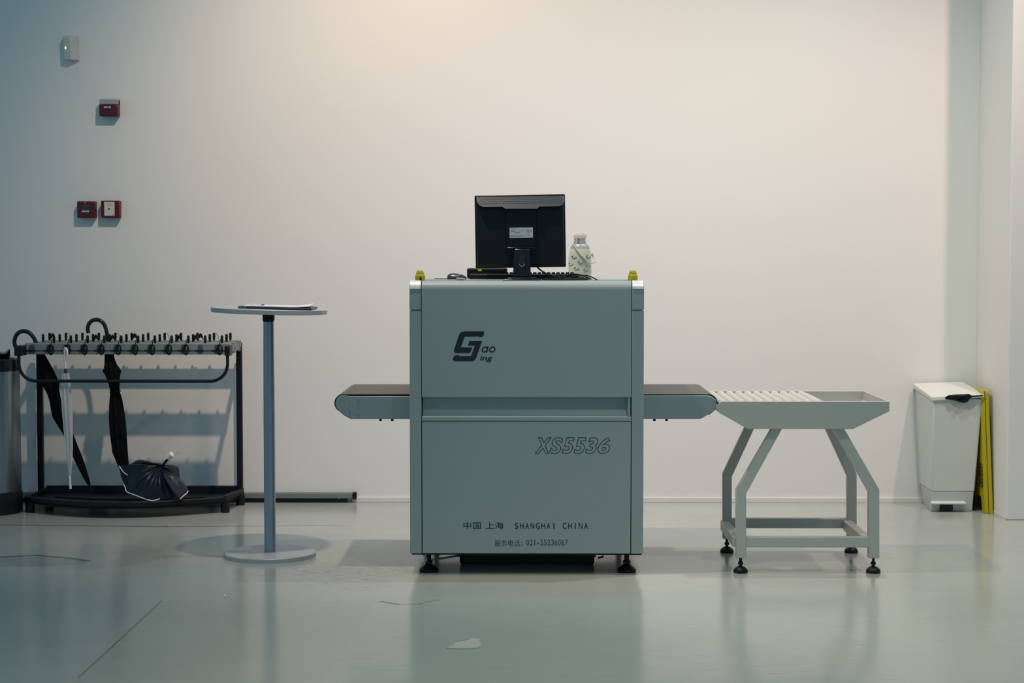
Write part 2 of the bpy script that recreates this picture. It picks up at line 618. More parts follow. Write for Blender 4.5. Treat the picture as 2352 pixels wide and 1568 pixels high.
obj('base_strip', MB().box(tx0, tx1 - 0.05, WY - 0.028, WY - 0.001, 0.0, 0.0215), M['black_metal'], gt, 0.002)
obj('end_cap', MB().box(tx1 - 0.02, tx1, WY - 0.037, WY - 0.001, 0.018, 0.054), M['black'], gt, 0.003)
obj('joint_cover', MB().box(tx1 - 0.095, tx1 - 0.088, WY - 0.036, WY - 0.001, 0.021, 0.053), M['rack_bar'], gt, 0.001)

# ------------------------------------------------------------------ the baggage scanner
Y0, Y1 = 7.30, 8.10
TOP = 1.196
xl, xr = at(941, 900, Y0).x, at(1478.5, 900, Y0).x
xa, xb = at(967.5, 900, Y0).x, at(1451, 900, Y0).x


def zf(py):
    return at(1210, py, Y0).z


ZB = zf(1271)
sc = thing('baggage_scanner', 'big grey baggage scanner cabinet with short conveyors on both sides, in the middle', 'x-ray scanner', ((xl + xr) / 2, (Y0 + Y1) / 2, 0))
RR = 0.036
ty0, ty1 = 7.415, 7.985                       # the tunnel
tz0, tz1 = 0.60, 1.10


def top_profile(y_front, z_low, r=RR, y_back=Y1, top=TOP):
    p = [(y_front, z_low)]
    p += [(y_front + r - r * cos(radians(a)), top - r + r * sin(radians(a))) for a in range(0, 91, 10)]
    p += [(y_back - r + r * sin(radians(a)), top - r + r * cos(radians(a))) for a in range(0, 91, 15)]
    p += [(y_back, z_low)]
    return p


obj('inner_body', MB().box(xl + 0.02, xr - 0.02, Y0 + 0.04, Y1 - 0.012, tz1 + 0.02, TOP - 0.012).box(xl + 0.02, xr - 0.02, Y0 + 0.04, Y1 - 0.012, ZB + 0.004, tz0 - 0.02)
    .box(xl + 0.02, xr - 0.02, Y0 + 0.04, Y0 + 0.10, ZB + 0.01, TOP - 0.05).box(xl + 0.02, xr - 0.02, Y1 - 0.10, Y1 - 0.012, ZB + 0.01, TOP - 0.05), M['gap'], sc)
g = 0.0022
obj('hood', MB().prism(top_profile(Y0, zf(912)), xa + g, xb - g, 'x'), M['body'], sc, 0.002)
z712 = zf(712)
for x0, x1 in ((xl, xa), (xb, xr)):
    cap = obj('corner_cap', MB().prism(top_profile(Y0 - 0.001, z712 + 0.0015), x0, x1, 'x'), M['body'], sc, 0.002)
    # bright bent strip round the corner's top edge
    r0, r1 = RR + 0.0006, RR + 0.0026
    prof = [(Y0 - 0.001 + RR - r1 * cos(radians(a)), TOP - RR + r1 * sin(radians(a))) for a in range(6, 77, 7)]
    prof += [(Y0 - 0.001 + RR - r0 * cos(radians(a)), TOP - RR + r0 * sin(radians(a))) for a in range(76, 5, -7)]
    obj('bright_strip', MB().prism(prof, x0 + 0.002, x1 - 0.002, 'x'), M['bright'], cap)
    # the shell below with the tunnel mouth in its side
    sh = MB()
    sh.box(x0, x1, Y0, ty0 - 0.005, ZB, z712 - 0.0015)
    sh.box(x0, x1, ty1 + 0.005, Y1, ZB, z712 - 0.0015)
    sh.box(x0, x1, ty0 - 0.005, ty1 + 0.005, ZB, tz0)
    sh.box(x0, x1, ty0 - 0.005, ty1 + 0.005, tz1, z712 - 0.0015)
    obj('corner_column', sh, M['body'], sc, 0.0015)
    cu = MB()
    xm = (x0 + x1) / 2
    n = 7
    for i in range(n):
        ya = ty0 + (ty1 - ty0) * i / n
        cu.box(xm - 0.002 + 0.003 * (i % 2), xm + 0.001 + 0.003 * (i % 2), ya, ya + (ty1 - ty0) / n - 0.003, 0.742, tz1 + 0.004)
    obj('lead_curtain', cu, M['gap'], sc)
# handle recess between hood and lower door
zr0, zr1, zl = zf(957), zf(912), zf(967)
rec = [(Y0 + 0.003, zr0), (Y0 + 0.020, zr0 + 0.008), (Y0 + 0.034, zf(936)), (Y0 + 0.036, zr1 + 0.002), (Y0 + 0.045, zr1 + 0.002), (Y0 + 0.045, zr0)]
rc = obj('handle_recess', MB().prism(rec, xa + 0.004, xb - 0.004, 'x'), M['body'], sc)
obj('recess_end', MB().box(xb - 0.016, xb - 0.005, Y0 + 0.003, Y0 + 0.034, zr0 + 0.001, zr1), M['steel'], rc, 0.001)
obj('door_rail', MB().box(xa + g, xb - g, Y0 - 0.001, Y0 + 0.035, zl + 0.001, zr0), M['body'], sc, 0.0015)
obj('lower_door', MB().box(xa + g + 0.001, xb - g - 0.001, Y0, Y0 + 0.035, ZB + 0.001, zl - 0.0015), M['body'], sc, 0.0015)
obj('rear_panel', MB().box(xa + g, xb - g, Y1 - 0.01, Y1, ZB, zf(912)), M['body'], sc, 0.0015)
obj('base_plate', MB().box(xl + 0.006, xr - 0.006, Y0 + 0.006, Y1 - 0.006, ZB - 0.006, ZB + 0.002), M['black_metal'], sc)
tp0, tp1 = at(987, 636, 8.05).x, at(1432, 636, 8.05).x
obj('top_plate', MB().box(tp0, tp1, 7.42, 8.05, TOP, TOP + 0.0035), M['body'], sc, 0.001)

# beacons on the two front corners
for px, lab in ((965, True), (1453.5, False)):
    c = at(px, 640, 7.36)
    w = MB().lathe([(0.0205, 0.0), (0.0205, 0.018), (0.019, 0.023), (0.0165, 0.0255), (0.0165, 0.028), (0.0135, 0.039), (0.010, 0.0425), (0.0, 0.0435)], c.x, 7.36, 28, cz=TOP + 0.0)
    k = obj('warning_beacon', w, M['yellow'], sc)
    note(k, 'yellow domed beacon')
    if lab:
        s = MB().box(c.x - 0.0005, c.x + 0.0065, 7.3375, 7.3395, TOP + 0.002, TOP + 0.015)
        obj('sticker', s, M['black'], k)
# lettering and mark on the front
YT = Y0 - 0.0004
lo = MB()
lo.prism(px_poly([(590, 165), (772, 165), (779, 178), (776, 195), (768, 215), (730, 222), (735, 213), (605, 213), (592, 226), (563, 313), (668, 315), (652, 358), (641, 367),
                  (515, 367), (500, 360), (496, 346), (502, 326), (545, 195), (562, 174)], Y0, 4.055, 920, 720), YT, Y0 - 0.0001)
mk = obj('front_mark', lo, M['ink'], sc)
note(mk, 'dark angular letter mark on the hood')
lo = MB().prism(px_poly([(640, 255), (760, 255), (703, 415), (690, 433), (670, 443), (500, 443), (488, 432), (489, 417), (500, 392), (545, 382), (540, 395), (655, 396), (692, 298),
                         (627, 298)], Y0, 4.055, 920, 720), YT, Y0 - 0.0001)
obj('lower_hook', lo, M['ink_violet'], mk)


def ring_letter(px, py, rx, ry, stem):
    """round slanted letter made of one band, with or without a stem on its right"""
    m = MB()
    n = 32
    wd = 1.45
    def P(x, y):
        p = at(px + x - y * 0.22, py + y, YT)
        return (p.x, YT, p.z)
    o_ = [P((rx + wd) * cos(2 * pi * k / n), (ry + wd) * sin(2 * pi * k / n)) for k in range(n)]
    i_ = [P((rx - wd) * cos(2 * pi * k / n), (ry - wd) * sin(2 * pi * k / n)) for k in range(n)]
    m.add(o_ + i_, [(k, (k + 1) % n, n + (k + 1) % n, n + k) for k in range(n)])
    if stem:
        YT2 = Vector((0, -0.00012, 0))
        m.add([Vector(c) + YT2 for c in (P(rx - 1.2, -ry - 1.4), P(rx + 1.9, -ry - 1.4), P(rx + 1.9, ry + 1.4), P(rx - 1.2, ry + 1.4))], [(0, 1, 2, 3)])
    obj('mark_lettering', m, M['ink'], mk, smooth=0)


ring_letter(1113.3, 802.4, 5.6, 5.6, True)
ring_letter(1130.6, 802.4, 6.0, 5.6, False)
t = MB()
write(t, 'ing', 1102, 1131.3, 816.5, 831.5, YT, 0.22, 0.02)
obj('mark_lettering', t, M['ink'], mk)
t = MB()
for ch, a0, a1 in (('X', 1229, 1266.4), ('S', 1262.5, 1292.4), ('5', 1291.2, 1319), ('5', 1318.2, 1346.3), ('3', 1345, 1373), ('6', 1373.5, 1401)):
    vs, fs, es = glyphs(ch, 0.24, 0.030)
    a, b = at(a0, 1041.3, Y0), at(a1, 1004.8, Y0)
    vs = fit(vs, a.x, b.x, a.z, b.z)
    for k, (i, j) in enumerate(es):           # only the outline is drawn, stroke by stroke
        p, r_ = Vector(vs[i]), Vector(vs[j])
        d = (r_ - p)
        if d.length < 1e-7:
            continue
        d = d.normalized()
        nrm = Vector((-d.y, d.x)) * 0.0014
        e = d * 0.0006
        yk = YT - 0.00003 * (k % 9)
        t.add([(c.x, yk, c.y) for c in (p - nrm - e, r_ - nrm + e, r_ + nrm + e, p + nrm - e)], [(0, 1, 2, 3)])
note(obj('outlined_lettering', t, M['ink_grey'], sc, smooth=0), 'hollow outlined lettering on the lower door')
for wd, a0, a1 in (('中国', 1064.5, 1104.5), ('上海', 1115.5, 1157)):
    t = MB()
    write(t, wd, a0, a1, 1198.5, 1214.5, YT, 0, 0.006)
    obj('place_lettering', t, M['ink'], sc, smooth=0)
for wd, a0, a1 in (('SHANGHAI', 1180, 1278.3), ('CHINA', 1290.6, 1352)):
    t = MB()
    write_pitched(t, wd, a0, a1, 1200.5, 1213.8, YT, 0.72, 0.012)
    obj('place_lettering', t, M['ink'], sc, smooth=0)
t = MB()
write(t, '服务电话', 1136.5, 1194, 1239.5, 1254.5, YT)
write(t, ':', 1198, 1200.5, 1244, 1253, YT)
write_pitched(t, '021-55236067', 1208, 1305, 1239, 1252, YT, 0.80)
note(obj('service_lettering', t, M['ink_grey'], sc, smooth=0), 'thin grey service line lettering')

# conveyors
BZ = at(1210, 905, ty0 + 0.005).z             # belt top


def conveyor(left):
    def P(px, py, Y=ty0):
        p = at(px, py, Y)
        return (p.x, p.z)
    c = None
    Yf, Yb = ty0, ty1 - 0.005
    if left:
        plate = [P(803, 909.5), (xl + 0.03, P(803, 909.5)[1]), (xl + 0.03, P(803, 962)[1]), P(803, 962)]
    else:
        plate = [(xr - 0.03, P(1600, 908)[1]), P(1626, 908), P(1636, 910.5), P(1643.5, 917), P(1647, 926.5), P(1645, 937), P(1639.5, 944.5), P(1630, 950), P(1609, 962), (xr - 0.03, P(1609, 962)[1])]
    m = MB().prism(plate, Yf, Yf + 0.012).prism(plate, Yb - 0.012, Yb)
    # the bed between the two side plates
    if left:
        bed = [P(806, 911), (xl + 0.03, P(803, 911)[1]), (xl + 0.03, P(803, 952)[1]), P(806, 952)]
    else:
        bed = [(xr - 0.03, P(1610, 911)[1]), P(1618, 911), P(1618, 950), (xr - 0.03, P(1610, 950)[1])]
    m.prism(bed, Yf + 0.012, Yb - 0.012)
    c = obj('conveyor', m, M['steel'], sc, 0.0025)
    if left:
        cap = [P(803, 909)] + [P(786 + 15.5 * cos(radians(a)), 926 - 18.5 * sin(radians(a))) for a in range(90, 241, 10)] + [P(786, 948), P(794, 955), P(803, 958)]
        for ya in (Yf + 0.002, Yb - 0.014):
            obj('end_cap', MB().prism(cap, ya, ya + 0.012), M['steel'], c, 0.001)
        out = [P(945, 905.0), P(787, 905.0)] + [P(787 + 19.5 * cos(radians(a)), 925.5 - 20.5 * sin(radians(a))) for a in range(100, 246, 9)] + [P(783, 947.5), P(792, 955), P(801, 959.5), P(806, 960)]
    else:
        out = [P(1474, 905.0), P(1628, 905.0)] + [P(1628 + 20.5 * cos(radians(a)), 926.5 - 21.5 * sin(radians(a))) for a in range(80, -61, -9)] + [P(1630, 952), P(1616, 954)]
    # belt: a closed band of its own thickness round the end
    cx = sum(p[0] for p in out) / len(out)
    inn = []
    for i, p in enumerate(out):
        q0 = Vector(out[max(0, i - 1)])
        q1 = Vector(out[min(len(out) - 1, i + 1)])
        d = (q1 - q0).normalized()
        nr = Vector((-d.y, d.x)) if left else Vector((d.y, -d.x))
        inn.append(tuple(Vector(p) + nr * 0.0028))
    band = MB().prism(out + inn[::-1], Yf + 0.004, Yb - 0.004)
    be = obj('belt', band, M['belt'], c, smooth=50)
    note(be, 'dark rubber belt')
    ro = at(787 if left else 1627, 926.5, ty0)
    obj('end_roller', MB().lathe([(0.0, 0.0), (0.030, 0.0), (0.030, Yb - Yf - 0.034), (0.0, Yb - Yf - 0.034)], ro.x, Yf + 0.017, 24, 'y', ro.z), M['stainless'], c)
    if left:
        for py in (917, 951):
            b_ = at(823, py, ty0)
            bo = obj('bolt', MB().lathe([(0.0036, 0.0), (0.0036, -0.003), (0.0026, -0.0045), (0.0, -0.0045)], b_.x, ty0, 14, 'y', b_.z), M['chrome'], c)
            obj('bolt_socket', MB().lathe([(0.0016, 0), (0.0016, -0.0004), (0, -0.0004)], b_.x, ty0 - 0.0045, 8, 'y', b_.z), M['gap'], bo)
    for px in ((874, 901) if left else (1503, 1531)):
        s = at(px, 962, ty0 + 0.02)
        obj('stud', MB().lathe([(0.0055, 0.0), (0.0055, -0.010), (0.0, -0.010)], s.x, ty0 + 0.02, 12, 'z', s.z + 0.002), M['black_metal'], c)


conveyor(True)
conveyor(False)


def levelling_foot(parent, x, y, ztop, rp, m=None):
    f = obj('levelling_foot', MB().lathe([(rp * 0.95, 0.0), (rp, 0.004), (rp, 0.011), (rp * 0.86, 0.018), (rp * 0.55, 0.027), (rp * 0.34, 0.032), (0.0, 0.032)], x, y, 28), M['black'], parent)
    rs = rp * 0.26
    obj('spindle', MB().lathe([(rs, 0.030), (rs, 0.034), (rs * 1.55, 0.037), (rs * 1.55, 0.046), (rs, 0.049), (rs, ztop)], x, y, 14), M['black_metal'], f)
    return f


fy = 7.375
for px, y in ((985, fy), (1439.5, fy), (985, 8.02), (1439.5, 8.02)):
    x = at(px, 1300, fy).x
    levelling_foot(sc, x, y, ZB, 0.0385)
for px, dx in ((1064, -1), (1357, 1)):
    for yy in (7.56, 7.88):
        x = at(px, 1295, 7.56).x
        w = MB().lathe([(0.0, -0.014), (0.028, -0.014), (0.034, -0.009), (0.034, 0.009), (0.028, 0.014), (0.0, 0.014)], x, yy, 24, 'x', 0.034)
        ca = obj('caster', w, M['black'], sc)
        fk = MB().box(x - 0.020, x - 0.0155, yy - 0.012, yy + 0.030, 0.030, ZB).box(x + 0.0155, x + 0.020, yy - 0.012, yy + 0.030, 0.030, ZB).box(x - 0.022, x + 0.022, yy - 0.016, yy + 0.034, ZB - 0.012, ZB - 0.003)
        obj('fork', fk, M['black_metal'], ca, 0.002)
xf = at(985, 1300, fy).x
xc = at(1064, 1295, 7.56).x
obj('lock_bar', MB().tube([(xf - 0.015, fy, 0.052), (xf + 0.02, fy, 0.049), (xc - 0.02, 7.50, 0.045)], 0.0045, 8).tube([(xf - 0.034, fy - 0.02, ZB - 0.004), (xf - 0.01, fy - 0.01, 0.063)], 0.004, 8)
    .box(xf - 0.018, xf - 0.006, fy - 0.013, fy + 0.006, 0.043, 0.061), M['steel'], sc)
xc = at(1357, 1295, 7.56).x
obj('brake_pedal', MB().tube([(xc + 0.02, 7.55, 0.065), (xc + 0.052, 7.54, 0.046), (xc + 0.050, 7.54, 0.034), (xc + 0.03, 7.545, 0.029)], 0.004, 8), M['black_metal'], sc)
obj('under_shade_box', MB().box(-0.265, 0.275, 7.47, 7.98, 0.016, ZB - 0.004), M['black_metal'], sc, 0.004)  # black box added to keep the space under the cabinet dark

# ------------------------------------------------------------------ things on the scanner
YM = 7.46
mb_ = at(1199, 641, 7.40)
mo = thing('monitor', 'black flat monitor seen from behind, standing on the scanner top', 'monitor', (mb_.x, YM, TOP))
cx_ = at(1195.5, 530, YM)


def mP(px, py, Y=YM):
    p = at(px, py, Y)
    return p.x, p.z


x0, zt = mP(1091, 447)
x1, zb = mP(1299, 614.5)
piv = (cx_.x, YM, cx_.z)
TIL = -0.95
m = MB().box(x0, x1, YM + 0.012, YM + 0.038, zb, zt).rot(piv, 'Y', TIL)
obj('bezel', m, M['black'], mo, 0.004)
obj('screen', MB().box(x0 + 0.016, x1 - 0.016, YM + 0.0382, YM + 0.0392, zb + 0.016, zt - 0.016).rot(piv, 'Y', TIL), M['black_gloss'], mo)
# rear shell: tapers inward, upper band with vents slopes back and catches the light
n_ = [(x0 + 0.004, zb + 0.004), (x1 - 0.004, zb + 0.004), (x1 - 0.004, zt - 0.004), (x0 + 0.004, zt - 0.004)]
zlip = mP(1195, 476)[1]
lipl, lipr = mP(1108, 470)[0], mP(1283, 470)[0]
sh = MB()
rA = [(p[0], YM + 0.012, p[1]) for p in n_]
rB = [(x0 + 0.012, YM - 0.004, zb + 0.012), (x1 - 0.012, YM - 0.004, zb + 0.012), (x1 - 0.012, YM - 0.004, zlip), (x0 + 0.012, YM - 0.004, zlip)]
sh.loft([rA, rB])
obj('rear_shell', sh.rot(piv, 'Y', TIL), M['black'], mo, 0.006)
# vent ledge: band with a rounded lower lip
lip = [(1094, 452), (1296, 449.5), (1297, 462), (1293, 470), (1284, 474), (1240, 475), (1233, 480), (1161, 480), (1154, 475.5), (1110, 476), (1101, 472), (1095, 463)]
lv = [mP(*p) for p in lip]
led = MB()
ztop = max(p[1] for p in lv)
zlow = min(p[1] for p in lv)
front = [(p[0], YM + 0.008 - 0.034 * (ztop - p[1]) / (ztop - zlow), p[1]) for p in lv]
back = [(p[0], YM + 0.012, p[1]) for p in lv]
led.loft([back, front])
vb = obj('vent_band', led, M['vent'], mo, 0.0012)
vt = MB()
for r in range(4):
    for i in range(46):
        px = 1101 + i * 4.15 + (r % 2) * 2.0
        py = 453.5 + r * 4.6 - (px - 1195) * 0.012
        z = mP(px, py)[1]
        yy = YM + 0.008 - 0.034 * (ztop - z) / (ztop - zlow) - 0.0006
        xx = mP(px, py)[0]
        vt.box(xx - 0.0012, xx + 0.0012, yy - 0.0002, yy + 0.002, z - 0.0026, z + 0.0026)
obj('vent_slots', vt, M['gap'], vb)
cz = [mP(*p) for p in ((1160, 480), (1234, 479), (1231, 584), (1163, 585))]
bul = MB().loft([[(p[0], YM - 0.003, p[1]) for p in cz], [((p[0] - cx_.x) * 0.95 + cx_.x, YM - 0.014, p[1]) for p in cz]])
obj('rear_bulge', bul, M['black'], mo, 0.0008)
la = [mP(*p) for p in ((1170.5, 523), (1224, 522), (1224, 545.5), (1170.5, 546.5))]
lb = obj('rating_label', MB().prism(la, YM - 0.0146, YM - 0.0138), M['label'], mo)
note(lb, 'white rating label')
st = MB()
for (a0, a1, b0, k) in ((1173, 1188, 524.6, 0), (1173, 1181, 528.5, 1), (1173, 1186, 531.5, 1), (1192, 1204, 529.5, 0), (1183, 1194, 533.4, 2), (1207, 1221, 528.5, 1), (1209, 1222, 531, 1), (1208, 1217, 533.5, 0),
                        (1172, 1202, 540.6, 0), (1172, 1203, 543.2, 0), (1207, 1209.5, 538.6, 2), (1213, 1216, 538.6, 2)):
    p, q_ = mP(a0, b0), mP(a1, b0)
    hh = (0.0004, 0.0007, 0.0015)[k]
    st.box(p[0], q_[0], YM - 0.0150, YM - 0.0146, p[1] - hh, p[1] + hh)
obj('fine_print', st, M['ink_soft'], lb)
# stand
nk = []
for py, hw, yf in ((571, 17.5, 0.040), (585, 18.5, 0.046), (610, 19.5, 0.050), (636, 20.5, 0.052)):
    xa_, z_ = mP(1199 - hw, py)
    xb_, _ = mP(1199 + hw, py)
    nk.append([(xa_, YM - yf, z_), (xb_, YM - yf, z_), (xb_, YM - 0.008, z_), (xa_, YM - 0.008, z_)])
ne = obj('stand_neck', MB().loft(nk), M['black_gloss'], mo, 0.004)
p = mP(1199, 598)
hole = [(p[0] + 0.0115 * cos(a) , p[1] + 0.0115 * sin(a) + (0.012 if sin(a) > 0 else -0.012)) for a in [2 * pi * i / 24 for i in range(24)]]
obj('cable_hole', MB().prism(hole, YM - 0.0525, YM - 0.0465), M['gap'], ne)
obj('hole_rim', MB().tube([(p[0] + 0.0118 * cos(a), YM - 0.052, p[1] - 0.012 + 0.0118 * sin(a)) for a in [pi + pi * i / 10 for i in range(11)]], 0.0009, 6), M['chrome'], ne)
pa, pb = mP(1165, 569), mP(1231, 569)
obj('hinge_cover', MB().box(pa[0], pb[0], YM - 0.030, YM - 0.010, pa[1] - 0.002, pa[1] + 0.002), M['black_gloss'], mo, 0.0015)
ba, bb = mP(1166, 641, 7.40)[0], mP(1232, 641, 7.40)[0]
obj('stand_base', MB().box(ba - 0.02, bb + 0.02, 7.372, 7.50, TOP, TOP + 0.006).box(ba, bb, 7.384, 7.47, TOP + 0.006, TOP + 0.0115), M['black_gloss'], mo, 0.003)

kb = thing('keyboard', 'black keyboard lying on the scanner top behind the monitor stand', 'keyboard', (at(1205, 636, 7.62).x, 7.62, TOP + 0.0035))
k0, k1 = at(1080, 636, 7.58).x, at(1324, 636, 7.58).x
ky = [(7.535, TOP + 0.004), (7.69, TOP + 0.004), (7.69, TOP + 0.012), (7.545, TOP + 0.026), (7.535, TOP + 0.022)]
obj('keyboard_case', MB().prism(ky, k0, k1, 'x'), M['black'], kb, 0.002)
kc = MB()
for r in range(6):
    for i in range(22):
        xx = k0 + 0.008 + i * (k1 - k0 - 0.016) / 22
        yy = 7.552 + r * 0.021
        zz = TOP + 0.026 - (yy - 7.545) * 0.096
        kc.hexa([(xx, yy, zz - 0.002), (xx + 0.0175, yy, zz - 0.002), (xx + 0.0175, yy + 0.018, zz - 0.003), (xx, yy + 0.018, zz - 0.003)],
                [(xx + 0.002, yy + 0.002, zz + 0.007), (xx + 0.0155, yy + 0.002, zz + 0.007), (xx + 0.0155, yy + 0.015, zz + 0.006), (xx + 0.002, yy + 0.015, zz + 0.006)])
kk = obj('key_caps', kc, M['black'], kb)
kk['kind'] = 'stuff'

hb = thing('controller_case', 'black flat case with a lime sticker, lying left of the monitor stand', 'device', (at(1120, 625, 7.75).x, 7.75, TOP + 0.0035))
h0, h1 = at(1072.5, 625, 7.70).x, at(1165, 625, 7.70).x
obj('case_shell', MB().box(h0, h1, 7.70, 7.83, TOP + 0.0035, at(1100, 615.5, 7.72).z), M['black'], hb, 0.007, seg=3)
ls = at(1102, 620, 7.70)
note(obj('lime_sticker', MB().box(ls.x - 0.008, ls.x + 0.008, 7.6985, 7.7005, ls.z - 0.005, ls.z + 0.005), M['lime'], hb), 'lime green sticker')

ms = thing('computer_mouse', 'dark computer mouse resting on the scanner top left of the monitor', 'mouse', (at(1049, 637, 7.50).x, 7.50, TOP + 0.0035))
a_, b_ = at(1027, 637, 7.5).x, at(1072, 637, 7.5).x
rings = []
for i in range(13):
    t_ = i / 12
    xx = a_ + (b_ - a_) * (0.5 - 0.5 * cos(pi * t_))
    hgt = 0.029 * (sin(pi * min(1, t_ * 1.0)) ** 0.55) * (1.05 - 0.55 * t_) + 0.002
    wd = 0.028 * max(0.05, sin(pi * t_)) ** 0.4
    rings.append([(xx, 7.5 + wd * cos(u), TOP + 0.0035 + max(0.0, hgt * sin(u))) for u in [pi * k / 12 for k in range(13)]])
obj('mouse_shell', MB().loft(rings), M['mouse'], ms, smooth=60)
mwx = at(1056, 630, 7.5)
obj('scroll_wheel', MB().lathe([(0.0, -0.003), (0.006, -0.003), (0.006, 0.003), (0.0, 0.003)], mwx.x, 7.478, 14, 'x', TOP + 0.020), M['rack_bar'], ms)
obj('mouse_cable', MB().tube(smooth_path([(a_ + 0.003, 7.5, TOP + 0.008), (a_ - 0.02, 7.52, TOP + 0.0052), (a_ - 0.055, 7.56, TOP + 0.0052)], 5), 0.0015, 8), M['black'], ms)
pg = at(1048, 640, 7.40)
pl = thing('cable_plug', 'small silver cable plug lying in front of the computer mouse', 'plug', (pg.x, 7.40, TOP))
obj('plug_body', MB().tube([(pg.x, 7.395, TOP + 0.0075), (pg.x + 0.010, 7.395, TOP + 0.0065), (pg.x + 0.034, 7.40, TOP + 0.0055)], [0.004, 0.0055, 0.0045], 12), M['bottle_neck'], pl)
obj('plug_tip', MB().tube([(pg.x + 0.034, 7.40, TOP + 0.0055), (pg.x + 0.042, 7.402, TOP + 0.005)], 0.0022, 10), M['chrome'], pl)

cb = MB()
zc = TOP + 0.0065


def cp(px, py, Y):
    return at(px, py, Y)


cb.tube(smooth_path([cp(1232, 611, 7.47), cp(1243, 621, 7.45), cp(1262, 631, 7.44), cp(1290, 636, 7.47), (cp(1320, 636, 7.5).x, 7.50, zc), (cp(1350, 638, 7.5).x, 7.52, zc)], 5), 0.0032, 8)
cb.tube(smooth_path([(cp(1250, 640, 7.44).x, 7.44, zc), (cp(1280, 638, 7.45).x, 7.45, zc + 0.003), cp(1310, 630, 7.47), cp(1332, 631, 7.47), cp(1350, 637, 7.45), (cp(1358, 640, 7.44).x, 7.44, TOP + 0.003)], 5), 0.0035, 8)
cb.tube(smooth_path([(cp(1258, 641, 7.42).x, 7.42, TOP + 0.0035), (cp(1290, 641, 7.42).x, 7.43, TOP + 0.006), cp(1325, 633, 7.46), cp(1348, 632.5, 7.46), cp(1363, 638, 7.44), (cp(1371, 641, 7.42).x, 7.41, TOP + 0.003)], 5), 0.0024, 8)
cb.tube(smooth_path([(cp(1265, 641, 7.41).x, 7.41, TOP + 0.004), (cp(1300, 641, 7.41).x, 7.40, TOP + 0.004), (cp(1340, 640, 7.42).x, 7.43, TOP + 0.010), (cp(1318, 637, 7.45).x, 7.47, TOP + 0.013), (cp(1275, 638, 7.46).x, 7.47, TOP + 0.005)], 5), 0.004, 8)
cb.tube(smooth_path([(cp(1245, 641, 7.40).x, 7.40, TOP + 0.0036), (cp(1285, 642, 7.40).x, 7.39, TOP + 0.0036), (cp(1330, 641, 7.41).x, 7.40, TOP + 0.0036), (cp(1355, 640, 7.43).x, 7.43, TOP + 0.0036)], 5), 0.0034, 8)
tag(obj('cable_tangle', cb, M['black'], None), 'tangle of black cables on the scanner top right of the monitor stand', 'cable')
pin = at(1248.5, 621, 7.74)
pk = MB().lathe([(0.004, 0.0), (0.004, 0.018), (0.0062, 0.020), (0.0062, 0.029), (0.0, 0.030)], pin.x, 7.76, 14, cz=TOP + 0.0035)
tag(obj('key_knob', pk, M['black']), 'small black knob standing behind the keyboard, just right of the monitor stand', 'knob')

# bottle
YB = 7.90
bx = at(1332, 600, YB).x
bt = thing('vacuum_flask', 'cream patterned vacuum flask with a chrome neck and carry strap, right of the monitor', 'flask', (bx, YB, TOP + 0.0035))
zs = TOP + 0.0035


def bz(py):
    return at(1332, py, YB).z


bb_ = MB().lathe([(0.046, zs), (0.0495, zs + 0.004), (0.0505, zs + 0.02), (0.0505, bz(596)), (0.0485, bz(584)), (0.0435, bz(572)), (0.0430, bz(571))], bx, YB, 40)
bod = obj('flask_body', bb_, M['bottle'], bt)
obj('shoulder', MB().lathe([(0.0428, bz(571)), (0.041, bz(567)), (0.036, bz(562)), (0.032, bz(560)), (0.0, bz(560))], bx, YB, 40), M['bottle_neck'], bt)
obj('steel_neck', MB().lathe([(0.029, bz(560.5)), (0.0295, bz(556)), (0.0268, bz(553)), (0.0275, bz(548)), (0.0, bz(548))], bx, YB, 36), M['neck_steel'], bt)
obj('cap', MB().lathe([(0.028, bz(548)), (0.0285, bz(540)), (0.026, bz(537.5)), (0.0, bz(537.2))], bx, YB, 36).box(bx + 0.008, bx + 0.018, YB - 0.008, YB + 0.008, bz(538), bz(535)), M['lid'], bt, 0.001)
obj('carry_strap', MB().tube(smooth_path([at(1317, 561, YB - 0.036), at(1324, 573, YB - 0.050), at(1337, 589, YB - 0.054), at(1350, 601, YB - 0.047), at(1360, 603.5, YB - 0.030),
                                          at(1366, 600, YB - 0.008), at(1364.5, 591, YB + 0.012), at(1359, 583, YB + 0.016)], 6), 0.0050, 10, flat=0.6), M['strap'], bt)
# small painted motifs curving with the body

def on_body(px, py):
    p = at(px, py, YB)
    dx = max(-0.049, min(0.049, p.x - bx))
    y = -sqrt(max(1e-8, 0.0508 ** 2 - dx * dx))
    return Vector((bx + dx, YB + y - 0.0006, p.z))


for (mx, my) in ((1316.5, 591), (1331, 603), (1344, 621), (1350, 590), (1322, 617), (1309, 607)):
    pr = MB().tube([on_body(mx - 4.2, my - 0.6), on_body(mx - 3.4, my - 1.6), on_body(mx - 2.0, my - 2.0), on_body(mx - 1.0, my - 4.4)], [0.0008, 0.0020, 0.0017, 0.0006], 6)
    pm = obj('painted_motif', pr, M['ink'], bod)
    pk2 = MB().tube([on_body(mx - 2.5, my + 2.6), on_body(mx, my + 3.2), on_body(mx + 3, my + 1.2), on_body(mx + 6, my + 0.8), on_body(mx + 7, my - 1.4)], [0.0006, 0.0011, 0.0012, 0.0011, 0.0006], 6)
    obj('painted_swirl', pk2, M['brown_print'], bod)

# ------------------------------------------------------------------ outfeed roller table
YFt, YBt = 7.32, 7.885
tb = thing('roller_table', 'pale grey roller table with bent legs at the scanner\'s right conveyor', 'roller table', (at(1855, 1290, 7.6).x, 7.6, 0))


def tP(px, py, Y=YFt):
    p = at(px, py, Y)
    return (p.x, p.z)


